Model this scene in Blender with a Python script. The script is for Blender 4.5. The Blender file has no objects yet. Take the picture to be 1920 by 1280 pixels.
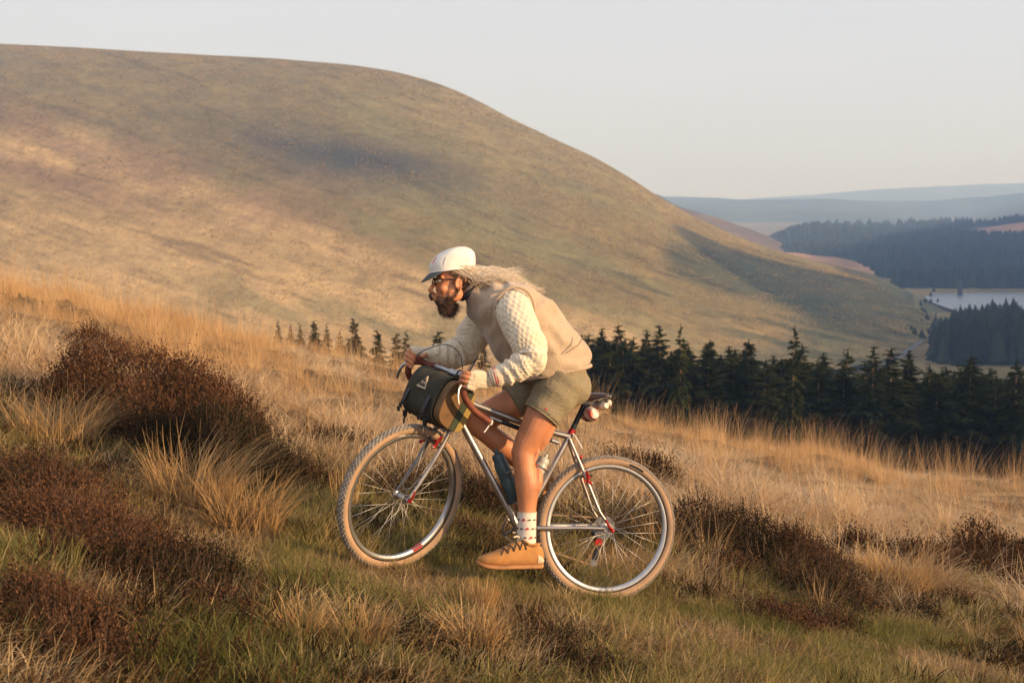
import bpy, math, random
import numpy as np
from mathutils import Vector, Matrix
R_ = math.radians
random.seed(7)
SC = bpy.context.scene
COL = SC.collection

# ---------------------------------------------------------------- camera, light, exposure
cam_d = bpy.data.cameras.new('camera')
cam = bpy.data.objects.new('camera', cam_d)
COL.objects.link(cam)
cam.location = (0, 0, 1.8)
cam.rotation_euler = (R_(90 - 4.716), 0, 0)
cam_d.sensor_width = 36
cam_d.lens = 50.0
cam_d.clip_start = 0.1
cam_d.clip_end = 30000
cam_d.dof.use_dof = True
cam_d.dof.focus_distance = 7.0
cam_d.dof.aperture_fstop = 5.6
SC.camera = cam

SUN_AZ = (0.90, -0.42)            # horizontal direction towards the sun
SUN_EL = 14.0
sl = math.hypot(*SUN_AZ)
sdir = Vector((SUN_AZ[0] / sl * math.cos(R_(SUN_EL)), SUN_AZ[1] / sl * math.cos(R_(SUN_EL)), math.sin(R_(SUN_EL))))
sun_d = bpy.data.lights.new('sun', 'SUN')
sun_d.energy = 5.0
sun_d.angle = R_(0.5)
sun_d.color = (1.0, 0.77, 0.52)
sun = bpy.data.objects.new('sun', sun_d)
COL.objects.link(sun)
sun.rotation_euler = sdir.to_track_quat('Z', 'Y').to_euler()

world = bpy.data.worlds.new('World')
SC.world = world
world.use_nodes = True
wn = world.node_tree.nodes
wl = world.node_tree.links
wbg = wn['Background']
sky = wn.new('ShaderNodeTexSky')
sky.sky_type = 'NISHITA'
sky.sun_disc = False
sky.sun_elevation = R_(SUN_EL)
sky.sun_rotation = math.atan2(sdir.x, sdir.y)
sky.altitude = 400
sky.air_density = 1.0
sky.dust_density = 2.0
sky.ozone_density = 1.0
# a thin even veil of high cloud over the whole sky
veil = wn.new('ShaderNodeMix')
veil.data_type = 'RGBA'
veil.inputs[0].default_value = 0.85
veil.inputs[7].default_value = (4.2, 4.2, 4.95, 1)
wtc = wn.new('ShaderNodeTexCoord'); wmp = wn.new('ShaderNodeMapping'); wmp.inputs['Scale'].default_value = (1.2, 1.2, 7.0)
wnz = wn.new('ShaderNodeTexNoise'); wnz.inputs['Scale'].default_value = 2.2; wnz.inputs['Detail'].default_value = 6; wnz.inputs['Roughness'].default_value = 0.6
wmr = wn.new('ShaderNodeMapRange'); wmr.inputs[1].default_value = 0.3; wmr.inputs[2].default_value = 0.7; wmr.inputs[3].default_value = 0.955; wmr.inputs[4].default_value = 1.06
wvm = wn.new('ShaderNodeVectorMath'); wvm.operation = 'SCALE'; wvm.inputs[0].default_value = (3.98, 3.95, 4.45)
wl.new(wtc.outputs['Generated'], wmp.inputs['Vector']); wl.new(wmp.outputs['Vector'], wnz.inputs['Vector']); wl.new(wnz.outputs['Fac'], wmr.inputs[0])
wl.new(wmr.outputs[0], wvm.inputs['Scale']); wl.new(wvm.outputs[0], veil.inputs[7])
wl.new(sky.outputs[0], veil.inputs[6])
wl.new(veil.outputs[2], wbg.inputs['Color'])
wbg.inputs['Strength'].default_value = 0.12

SC.view_settings.view_transform = 'Standard'
SC.view_settings.look = 'None'
SC.view_settings.exposure = 0.76
SC.view_settings.gamma = 1.0
SC.view_settings.use_curve_mapping = False
SC.render.engine = 'CYCLES'
SC.cycles.use_denoising = True
SC.cycles.max_bounces = 6
SC.cycles.diffuse_bounces = 3
SC.cycles.transmission_bounces = 4
SC.cycles.volume_bounces = 1
SC.cycles.transparent_max_bounces = 8

# ---------------------------------------------------------------- helpers
def hash2(ix, iy, seed):
    v = np.sin(ix * 127.1 + iy * 311.7 + seed * 74.7) * 43758.5453
    return v - np.floor(v)

def vnoise(x, y, seed=0):
    x = np.asarray(x, float); y = np.asarray(y, float)
    ix = np.floor(x); iy = np.floor(y)
    fx = x - ix; fy = y - iy
    fx = fx * fx * (3 - 2 * fx); fy = fy * fy * (3 - 2 * fy)
    a = hash2(ix, iy, seed); b = hash2(ix + 1, iy, seed)
    c = hash2(ix, iy + 1, seed); d = hash2(ix + 1, iy + 1, seed)
    return (a * (1 - fx) + b * fx) * (1 - fy) + (c * (1 - fx) + d * fx) * fy

def fbm(x, y, seed=0, oct=4):
    s = 0; a = 0.5; t = 0
    for i in range(oct):
        s = s + a * vnoise(np.asarray(x) * 2 ** i, np.asarray(y) * 2 ** i, seed + i * 13)
        t += a; a *= 0.5
    return s / t

def sstep(a, b, x):
    t = np.clip((np.asarray(x, float) - a) / (b - a), 0, 1)
    return t * t * (3 - 2 * t)

def frames(pts, ref=None):
    """tangents and two side axes along a polyline, parallel-transported"""
    P = [Vector(p) for p in pts]
    n = len(P)
    T = []
    for i in range(n):
        t = P[min(i + 1, n - 1)] - P[max(i - 1, 0)]
        T.append(t.normalized() if t.length > 1e-9 else Vector((0, 0, 1)))
    if ref is None:
        ref = Vector((0, 0, 1)) if abs(T[0].z) < 0.9 else Vector((1, 0, 0))
    ref = Vector(ref)
    out = []
    u = (ref - T[0] * ref.dot(T[0])).normalized()
    for i in range(n):
        u = (u - T[i] * u.dot(T[i])).normalized()
        out.append((T[i], u, T[i].cross(u)))
    return P, out

def spline(pts, n, closed=False):
    """Catmull-Rom through points (any dimension)"""
    P = np.array(pts, float)
    m = len(P)
    out = []
    for k in range(n):
        t = k / (n - 1) * (m - 1)
        i = min(int(t), m - 2); f = t - i
        p0 = P[max(i - 1, 0)]; p1 = P[i]; p2 = P[i + 1]; p3 = P[min(i + 2, m - 1)]
        out.append(0.5 * ((2 * p1) + (-p0 + p2) * f + (2 * p0 - 5 * p1 + 4 * p2 - p3) * f * f + (-p0 + 3 * p1 - 3 * p2 + p3) * f ** 3))
    return np.array(out)

class MB:
    """collects shapes and links them as one mesh object"""
    def __init__(self):
        self.v = []; self.f = []; self.m = []; self.uv = {}
        self.mi = 0
    def add(self, verts, faces):
        o = len(self.v)
        self.v += [tuple(p) for p in verts]
        self.f += [tuple(i + o for i in q) for q in faces]
        self.m += [self.mi] * len(faces)
        return self
    def tube(self, pts, r, seg=10, caps=True, ref=None, closed=False, flat=1.0):
        P, F = frames(pts, ref)
        n = len(P)
        rr = r if hasattr(r, '__len__') else [r] * n
        vs = []; fs = []
        for i in range(n):
            t, u, w = F[i]
            for k in range(seg):
                a = 2 * math.pi * k / seg
                vs.append(P[i] + u * (math.cos(a) * rr[i]) + w * (math.sin(a) * rr[i] * flat))
        for i in range(n - 1):
            for k in range(seg):
                k2 = (k + 1) % seg
                fs.append((i * seg + k, i * seg + k2, (i + 1) * seg + k2, (i + 1) * seg + k))
        if caps:
            fs.append(tuple(range(seg))[::-1])
            fs.append(tuple((n - 1) * seg + k for k in range(seg)))
        return self.add(vs, fs)
    def loft(self, rings, seg=20, p=2.0, caps=True, lat=(0, 1, 0)):
        """rings: (centre, half size across, half size along lat[, tangent]); superellipse power p"""
        C = [r[0] for r in rings]
        P, F = frames(C)
        lat = Vector(lat)
        vs = []; fs = []
        n = len(P)
        for i in range(n):
            t = Vector(rings[i][3]).normalized() if len(rings[i]) > 3 else F[i][0]
            w = (lat - t * lat.dot(t)).normalized()
            u = w.cross(t)
            for k in range(seg):
                a = 2 * math.pi * k / seg
                ca, sa = math.cos(a), math.sin(a)
                x = math.copysign(abs(ca) ** (2 / p), ca) * rings[i][1]
                y = math.copysign(abs(sa) ** (2 / p), sa) * rings[i][2]
                vs.append(P[i] + u * x + w * y)
        for i in range(n - 1):
            for k in range(seg):
                k2 = (k + 1) % seg
                fs.append((i * seg + k, i * seg + k2, (i + 1) * seg + k2, (i + 1) * seg + k))
        if caps:
            fs.append(tuple(range(seg))[::-1])
            fs.append(tuple((n - 1) * seg + k for k in range(seg)))
        return self.add(vs, fs)
    def ball(self, c, r, seg=14, rot=None):
        r = r if hasattr(r, '__len__') else (r, r, r)
        vs = []; fs = []
        ns = seg // 2
        c = Vector(c)
        for i in range(ns + 1):
            th = math.pi * i / ns
            for k in range(seg):
                a = 2 * math.pi * k / seg
                q = Vector((r[0] * math.sin(th) * math.cos(a), r[1] * math.sin(th) * math.sin(a), r[2] * math.cos(th)))
                if rot is not None: q = rot @ q
                vs.append(c + q)
        for i in range(ns):
            for k in range(seg):
                k2 = (k + 1) % seg
                fs.append((i * seg + k, (i + 1) * seg + k, (i + 1) * seg + k2, i * seg + k2))
        return self.add(vs, fs)
    def lathe(self, prof, seg=64, axis='y', c=(0, 0, 0), closed=False, mats=None):
        """prof: (radius, height along the axis)"""
        vs = []; n = len(prof)
        for k in range(seg):
            a = 2 * math.pi * k / seg
            for (r, h) in prof:
                if axis == 'y': vs.append((c[0] + r * math.cos(a), c[1] + h, c[2] + r * math.sin(a)))
                elif axis == 'z': vs.append((c[0] + r * math.cos(a), c[1] + r * math.sin(a), c[2] + h))
                else: vs.append((c[0] + h, c[1] + r * math.cos(a), c[2] + r * math.sin(a)))
        o = len(self.v)
        self.v += vs
        mm = n if closed else n - 1
        for k in range(seg):
            k2 = (k + 1) % seg
            for i in range(mm):
                j = (i + 1) % n
                self.f.append((o + k * n + i, o + k * n + j, o + k2 * n + j, o + k2 * n + i))
                self.m.append(mats[i] if mats else self.mi)
        return self
    def box(self, c, s, rot=None, bev=0.0):
        c = Vector(c)
        x, y, z = s[0] / 2, s[1] / 2, s[2] / 2
        b = min(bev, x * .9, y * .9, z * .9)
        if b <= 0:
            pts = [Vector((i, j, k)) for i in (-x, x) for j in (-y, y) for k in (-z, z)]
            fs = [(0, 1, 3, 2), (4, 6, 7, 5), (0, 4, 5, 1), (2, 3, 7, 6), (0, 2, 6, 4), (1, 5, 7, 3)]
        else:
            pts = []; rings = []
            for (zz, ins) in ((-z, b), (-z + b, 0), (z - b, 0), (z, b)):
                xx, yy = x - ins, y - ins
                q = b * .999
                r = [(xx - q, -yy), (xx, -yy + q), (xx, yy - q), (xx - q, yy), (-xx + q, yy), (-xx, yy - q), (-xx, -yy + q), (-xx + q, -yy)]
                rings.append(r); pts += [Vector((a, d, zz)) for a, d in r]
            fs = []
            for i in range(3):
                for k in range(8):
                    k2 = (k + 1) % 8
                    fs.append((i * 8 + k, i * 8 + k2, (i + 1) * 8 + k2, (i + 1) * 8 + k))
            fs.append(tuple(range(8))[::-1]); fs.append(tuple(24 + k for k in range(8)))
        if rot is not None: pts = [rot @ p for p in pts]
        return self.add([c + p for p in pts], fs)
    def prism(self, poly, d0, d1, plane='xz'):
        n = len(poly)
        def mk(a, b, d):
            return (a, d, b) if plane == 'xz' else ((a, b, d) if plane == 'xy' else (d, a, b))
        vs = [mk(a, b, d0) for a, b in poly] + [mk(a, b, d1) for a, b in poly]
        fs = [(i, (i + 1) % n, n + (i + 1) % n, n + i) for i in range(n)]
        fs += [tuple(range(n))[::-1], tuple(range(n, 2 * n))]
        return self.add(vs, fs)
    def xf(self, fn):
        self.v = [tuple(fn(Vector(p))) for p in self.v]
        return self
    def mesh(self, name, mats, smooth=True):
        me = bpy.data.meshes.new(name)
        me.from_pydata(self.v, [], self.f)
        for m in (mats if isinstance(mats, (list, tuple)) else [mats]):
            me.materials.append(m)
        if any(self.m): me.polygons.foreach_set('material_index', self.m)
        me.polygons.foreach_set('use_smooth', [smooth] * len(self.f))
        me.update()
        return me
    def build(self, name, mats, parent=None, smooth=True, loc=None, mw=None, auto=True):
        me = self.mesh(name, mats, smooth)
        if smooth and auto:
            try: me.set_sharp_from_angle(angle=R_(42))
            except Exception: pass
        return link(name, me, parent, loc, mw)

def link(name, me, parent=None, loc=None, mw=None):
    o = bpy.data.objects.new(name, me)
    COL.objects.link(o)
    if parent is not None: o.parent = parent
    if mw is not None: o.matrix_basis = mw
    elif loc is not None: o.location = loc
    return o

def tag(o, label=None, cat=None, group=None, kind=None):
    if label: o['label'] = label
    if cat: o['category'] = cat
    if group: o['group'] = group
    if kind: o['kind'] = kind
    return o

def empty(name, loc=(0, 0, 0), mw=None):
    o = bpy.data.objects.new(name, None)
    COL.objects.link(o)
    o.empty_display_size = 0.1
    if mw is not None: o.matrix_basis = mw
    else: o.location = loc
    return o

def np_mesh(name, V, F, mats, smooth=True, cols=None, midx=None):
    """fast mesh from arrays; F homogeneous (n,3) or (n,4)"""
    V = np.asarray(V, np.float32); F = np.asarray(F, np.int32)
    me = bpy.data.meshes.new(name)
    me.vertices.add(len(V)); me.vertices.foreach_set('co', V.ravel())
    k = F.shape[1]
    me.loops.add(F.size); me.loops.foreach_set('vertex_index', F.ravel())
    me.polygons.add(len(F))
    me.polygons.foreach_set('loop_start', np.arange(0, F.size, k, dtype=np.int32))
    me.polygons.foreach_set('loop_total', np.full(len(F), k, np.int32))
    me.polygons.foreach_set('use_smooth', np.full(len(F), smooth))
    for m in (mats if isinstance(mats, (list, tuple)) else [mats]):
        me.materials.append(m)
    if midx is not None: me.polygons.foreach_set('material_index', np.asarray(midx, np.int32))
    me.update(calc_edges=True)
    if cols is not None:
        for nm, c in cols.items():
            at = me.attributes.new(nm, 'FLOAT_COLOR', 'POINT')
            c = np.asarray(c, np.float32)
            if c.shape[1] == 3: c = np.concatenate([c, np.ones((len(c), 1), np.float32)], 1)
            at.data.foreach_set('color', c.ravel())
    return me

def fuse(name, mb, mats, parent, voxel=0.006, smooth=6, mw=None, cut=None):
    """joins overlapping closed shapes into one continuous skin"""
    me0 = mb.mesh(name + '_raw', mats)
    o = bpy.data.objects.new(name + '_raw', me0)
    COL.objects.link(o)
    r = o.modifiers.new('r', 'REMESH'); r.mode = 'VOXEL'; r.voxel_size = voxel; r.use_smooth_shade = True
    if smooth:
        s = o.modifiers.new('s', 'SMOOTH'); s.iterations = smooth; s.factor = 0.5
    dg = bpy.context.evaluated_depsgraph_get()
    me = bpy.data.meshes.new_from_object(o.evaluated_get(dg))
    me.name = name
    bpy.data.objects.remove(o)
    bpy.data.meshes.remove(me0)
    me.materials.clear()
    for m in (mats if isinstance(mats, (list, tuple)) else [mats]): me.materials.append(m)
    return link(name, me, parent, None, mw)

# ---------------------------------------------------------------- materials
def mat(name, col, rough=0.7, metal=0.0, var=0.0, vscale=20.0, bump=0.0, bscale=80.0, col2=None, spec=0.5, sheen=0.0, trans=0.0, stretch=None, sss=0.0):
    m = bpy.data.materials.new(name)
    m.use_nodes = True
    N = m.node_tree.nodes; Lk = m.node_tree.links
    b = N['Principled BSDF']
    b.inputs['Base Color'].default_value = (*col, 1)
    b.inputs['Roughness'].default_value = rough
    b.inputs['Metallic'].default_value = metal
    b.inputs['Specular IOR Level'].default_value = spec
    if sheen: b.inputs['Sheen Weight'].default_value = sheen
    if trans: b.inputs['Transmission Weight'].default_value = trans
    if sss:
        b.inputs['Subsurface Weight'].default_value = sss
        b.inputs['Subsurface Radius'].default_value = (0.012, 0.005, 0.003)
        b.inputs['Subsurface Scale'].default_value = 1.0
    tc = N.new('ShaderNodeTexCoord')
    src = tc.outputs['Object']
    if stretch:
        mp = N.new('ShaderNodeMapping'); mp.inputs['Scale'].default_value = stretch
        Lk.new(src, mp.inputs['Vector']); src = mp.outputs['Vector']
    if var or col2:
        nz = N.new('ShaderNodeTexNoise'); nz.inputs['Scale'].default_value = vscale; nz.inputs['Detail'].default_value = 5
        Lk.new(src, nz.inputs['Vector'])
        rp = N.new('ShaderNodeValToRGB')
        c2 = col2 if col2 else tuple(min(1, c * (1 + var)) for c in col)
        c1 = col if col2 else tuple(c * (1 - var) for c in col)
        rp.color_ramp.elements[0].position = 0.36; rp.color_ramp.elements[0].color = (*c1, 1)
        rp.color_ramp.elements[1].position = 0.64; rp.color_ramp.elements[1].color = (*c2, 1)
        Lk.new(nz.outputs['Fac'], rp.inputs['Fac']); Lk.new(rp.outputs['Color'], b.inputs['Base Color'])
    if bump:
        nb = N.new('ShaderNodeTexNoise'); nb.inputs['Scale'].default_value = bscale; nb.inputs['Detail'].default_value = 4
        Lk.new(src, nb.inputs['Vector'])
        bp = N.new('ShaderNodeBump'); bp.inputs['Strength'].default_value = bump; bp.inputs['Distance'].default_value = 0.01
        Lk.new(nb.outputs['Fac'], bp.inputs['Height']); Lk.new(bp.outputs['Normal'], b.inputs['Normal'])
    return m

def leafmat(name, stops, tip=None, tipmix=0.0, transl=0.3, rough=0.6, patch=None, pscale=0.5, objw=0.55):
    """blade / leaf material: colour picked per plant and per blade, some light through the leaf"""
    m = bpy.data.materials.new(name)
    m.use_nodes = True
    N = m.node_tree.nodes; Lk = m.node_tree.links
    N.remove(N['Principled BSDF'])
    out = N['Material Output']
    oi = N.new('ShaderNodeObjectInfo')
    at = N.new('ShaderNodeAttribute'); at.attribute_name = 'col'
    sep = N.new('ShaderNodeSeparateColor'); Lk.new(at.outputs['Color'], sep.inputs['Color'])
    ad = N.new('ShaderNodeMath'); ad.operation = 'MULTIPLY_ADD'
    Lk.new(oi.outputs['Random'], ad.inputs[0]); ad.inputs[1].default_value = objw
    ml = N.new('ShaderNodeMath'); ml.operation = 'MULTIPLY'; ml.inputs[1].default_value = 1 - objw
    Lk.new(sep.outputs['Red'], ml.inputs[0]); Lk.new(ml.outputs[0], ad.inputs[2])
    rp = N.new('ShaderNodeValToRGB')
    e = rp.color_ramp.elements
    while len(e) < len(stops): e.new(0.5)
    for i, (p, c) in enumerate(stops):
        e[i].position = p; e[i].color = (*c, 1)
    fac = ad.outputs[0]
    if patch:
        g = N.new('ShaderNodeNewGeometry')
        nz = N.new('ShaderNodeTexNoise'); nz.inputs['Scale'].default_value = pscale; nz.inputs['Detail'].default_value = 5; nz.inputs['Roughness'].default_value = 0.7
        Lk.new(g.outputs['Position'], nz.inputs['Vector'])
        mr = N.new('ShaderNodeMapRange'); mr.inputs[1].default_value = 0.3; mr.inputs[2].default_value = 0.7
        mr.inputs[3].default_value = -patch; mr.inputs[4].default_value = patch
        Lk.new(nz.outputs['Fac'], mr.inputs[0])
        a2 = N.new('ShaderNodeMath'); a2.operation = 'ADD'; a2.use_clamp = True
        Lk.new(ad.outputs[0], a2.inputs[0]); Lk.new(mr.outputs[0], a2.inputs[1])
        fac = a2.outputs[0]
    Lk.new(fac, rp.inputs['Fac'])
    c = rp.outputs['Color']
    if tip:
        mx = N.new('ShaderNodeMix'); mx.data_type = 'RGBA'
        mm = N.new('ShaderNodeMath'); mm.operation = 'MULTIPLY'; mm.inputs[1].default_value = tipmix
        Lk.new(sep.outputs['Green'], mm.inputs[0]); Lk.new(mm.outputs[0], mx.inputs[0])
        Lk.new(c, mx.inputs[6]); mx.inputs[7].default_value = (*tip, 1)
        c = mx.outputs[2]
    d = N.new('ShaderNodeBsdfDiffuse'); Lk.new(c, d.inputs['Color'])
    t = N.new('ShaderNodeBsdfTranslucent'); Lk.new(c, t.inputs['Color'])
    s = N.new('ShaderNodeMixShader'); s.inputs[0].default_value = transl
    Lk.new(d.outputs[0], s.inputs[1]); Lk.new(t.outputs[0], s.inputs[2])
    Lk.new(s.outputs[0], out.inputs['Surface'])
    return m
# ---------------------------------------------------------------- setting: terrain
FPX, YH = 2667.0, 420.0
PITCH = math.atan((640 - YH) / FPX)
def bearing(px, py, D):
    """point at ground distance D along the bearing / elevation measured off the photograph"""
    x = (px - 960) / FPX; y = -(py - 640) / FPX
    cp, sp = math.cos(PITCH), math.sin(PITCH)
    dy = cp + y * sp; dz = -sp + y * cp
    return np.array([x / dy * D, D + 0 * x, 1.8 + dz / dy * D])

def gz(x, y):
    """height of the near hillside"""
    x = np.asarray(x, float); y = np.asarray(y, float)
    b = -0.205 * 26 * np.tanh(x / 26)
    d = np.maximum(y - np.interp(x, [-8, -5, -3, 0, 1.5, 3, 5, 8], [12.8, 13.6, 13.2, 12.7, 12.4, 12.6, 13.2, 14.2]), 0)
    b = b - 0.24 * d * d / (d + 9)
    nb = fbm(x * 0.9 + 3.1, y * 0.9 + 8.2, 5, 3) - 0.5
    nb2 = fbm(x * 0.22, y * 0.22, 9, 2) - 0.5
    far = sstep(7.6, 10.0, y) * 0.75 + 0.1
    near = sstep(6.3, 4.6, y) * 0.35
    return b + nb * 0.34 * np.clip(far + near, 0, 1) + nb2 * 0.25 * far + 0.014 + (fbm(x * 2.6 + 1, y * 2.6, 15, 2) - 0.5) * 0.24 * np.clip(far * 1.2 + near * 0.8, 0, 1)

def grid_obj(name, X, Y, Z, mats, cols, label=None):
    ny, nx = X.shape
    V = np.stack([X, Y, Z], -1).reshape(-1, 3)
    i = np.arange(ny - 1)[:, None] * nx + np.arange(nx - 1)[None, :]
    F = np.stack([i, i + 1, i + nx + 1, i + nx], -1).reshape(-1, 4)
    me = np_mesh(name, V, F, mats, True, {'veg': cols.reshape(-1, cols.shape[-1])} if cols is not None else None)
    o = link(name, me)
    o['kind'] = 'structure'
    if label: o['label'] = label
    return o

def landmat(name, scale=(1, 1, 1), s1=0.02, s2=0.15, amp=0.5, bump=0.3, bdist=1.0):
    """vegetation colour laid per area, broken up by two sizes of mottling"""
    m = bpy.data.materials.new(name); m.use_nodes = True
    N = m.node_tree.nodes; Lk = m.node_tree.links
    b = N['Principled BSDF']; b.inputs['Roughness'].default_value = 0.95; b.inputs['Specular IOR Level'].default_value = 0.1
    at = N.new('ShaderNodeAttribute'); at.attribute_name = 'veg'
    tc = N.new('ShaderNodeTexCoord')
    mp = N.new('ShaderNodeMapping'); mp.inputs['Scale'].default_value = scale
    Lk.new(tc.outputs['Object'], mp.inputs['Vector'])
    f = None
    for s, w in ((s1, 1.0), (s2, 0.8), (s2 * 5, 0.6)):
        n = N.new('ShaderNodeTexNoise'); n.inputs['Scale'].default_value = s; n.inputs['Detail'].default_value = 6; n.inputs['Roughness'].default_value = 0.65
        Lk.new(mp.outputs['Vector'], n.inputs['Vector'])
        mr = N.new('ShaderNodeMapRange'); mr.inputs[1].default_value = 0.25; mr.inputs[2].default_value = 0.75
        mr.inputs[3].default_value = 1 - amp * w; mr.inputs[4].default_value = 1 + amp * w
        Lk.new(n.outputs['Fac'], mr.inputs[0])
        if f is None: f = mr.outputs[0]
        else:
            mu = N.new('ShaderNodeMath'); mu.operation = 'MULTIPLY'
            Lk.new(f, mu.inputs[0]); Lk.new(mr.outputs[0], mu.inputs[1]); f = mu.outputs[0]
        last = n
    vm = N.new('ShaderNodeVectorMath'); vm.operation = 'SCALE'
    Lk.new(at.outputs['Color'], vm.inputs[0]); Lk.new(f, vm.inputs['Scale'])
    Lk.new(vm.outputs[0], b.inputs['Base Color'])
    bp = N.new('ShaderNodeBump'); bp.inputs['Strength'].default_value = bump; bp.inputs['Distance'].default_value = bdist
    Lk.new(f, bp.inputs['Height']); Lk.new(bp.outputs['Normal'], b.inputs['Normal'])
    return m

STRAW = np.array([0.44, 0.29, 0.125]); OLIVE = np.array([0.178, 0.142, 0.058]); GREEN = np.array([0.17, 0.155, 0.062])
PURP = np.array([0.23, 0.125, 0.085]); CLOUD_SHADE = np.array([0.048, 0.046, 0.038]); RUST = np.array([0.30, 0.15, 0.07])

M_ground = landmat('moor_soil', (1, 1, 1), 0.8, 4.0, 0.35, 0.6, 0.03)
gx = np.concatenate([np.linspace(-150, -16, 24), np.linspace(-15, 15, 260), np.linspace(16, 150, 24)])
gy = np.concatenate([np.linspace(-40, 2, 14), np.linspace(2.3, 26, 220), np.linspace(27, 330, 60)])
X, Y = np.meshgrid(gx, gy)
Z = gz(X, Y)
m = fbm(X * 0.6, Y * 0.6, 21, 3)[..., None]
soil = np.array([0.10, 0.066, 0.034]) * (1 - m) + np.array([0.16, 0.105, 0.05]) * m
fld = np.array([0.20, 0.14, 0.06]) * (1 - m) + np.array([0.13, 0.12, 0.045]) * m
k = sstep(17, 24, Y)[..., None]
ground = grid_obj('ground', X, Y, Z, M_ground, soil * (1 - k) + fld * k)

# ---- valley floor reaching to the horizon
M_valley = landmat('valley_grass', (1, 1, 1), 0.012, 0.07, 0.35, 0.3, 0.6)
gx = np.concatenate([-np.geomspace(9000, 420, 18), np.linspace(-400, 700, 120), np.geomspace(720, 9000, 18)])
gy = np.concatenate([np.linspace(150, 1200, 120), np.geomspace(1220, 9500, 24)])
X, Y = np.meshgrid(gx, gy)
Z = -41.5 + 2.6 * (fbm(X / 90, Y / 90, 31, 3) - 0.5) + sstep(1300, 4000, Y) * 60
Z = Z - 3.2 * sstep(60, 0, np.abs(Y - 830) - 70) * sstep(175, 235, X)
n1 = fbm(X / 50, Y / 30, 3, 3)[..., None]
vc = GREEN * 1.0 * (1 - n1) + STRAW * 0.55 * n1
valley = grid_obj('valley_floor', X, Y, Z, M_valley, vc)

# ---- hills
def hill(name, crest, Dc, foot, Df, mats, colf, nx=200, nt=90, prof=0.45, rough=0.0, rscale=60, back=0.6, p0=None, p1=None, seed=1):
    cx = np.array([c[0] for c in crest], float); cy = np.array([c[1] for c in crest], float)
    px = np.linspace(p0 if p0 is not None else cx[0], p1 if p1 is not None else cx[-1], nx)
    yc = np.interp(px, cx, cy)
    ker = np.hanning(max(3, nx // 22) | 1); ker /= ker.sum()
    yc = np.convolve(np.pad(yc, len(ker) // 2, 'edge'), ker, 'valid')
    Dcr = np.interp(px, [d[0] for d in Dc], [d[1] for d in Dc]); Df_ = np.interp(px, [d[0] for d in Df], [d[1] for d in Df])
    yf = np.interp(px, [d[0] for d in foot], [d[1] for d in foot])
    t = np.concatenate([np.linspace(0, 1, nt), 1 + np.linspace(0.03, 1, nt // 5) ** 1.4])
    T, PX = np.meshgrid(t, px, indexing='ij')
    pc = bearing(px, yc, Dcr); pf = bearing(px, yf, Df_)
    S = np.where(T <= 1, prof * T + (1 - prof) * (T * T * (3 - 2 * T)), 1 - back * (T - 1) ** 2 * 1.0 + prof * (T - 1) * np.exp(-4 * (T - 1)))
    D = Df_[None] + (Dcr - Df_)[None] * T
    zz = pf[2][None] + (pc[2] - pf[2])[None] * S
    xx = (pc[0] / Dcr)[None] * D
    if rough:
        edge = sstep(0, 0.06, T) * (1 - 0.75 * np.exp(-((T - 1) / 0.12) ** 2))
        zz = zz + rough * (fbm(xx / rscale + 0.5 * D / rscale, D / rscale * 0.6, seed, 4) - 0.5) * edge
    PY = 640 + FPX * np.tan(-np.arctan((zz - 1.8) / D) - PITCH)
    PY = np.where(T > 1, yc[None], PY)
    cols = colf(PX, T, xx, D, PY)
    o = grid_obj(name, xx, D, zz, mats, cols)
    return o, (xx, D, zz, T, PX)

def mixc(a, b, k):
    return a * (1 - k[..., None]) + b * k[..., None]

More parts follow.
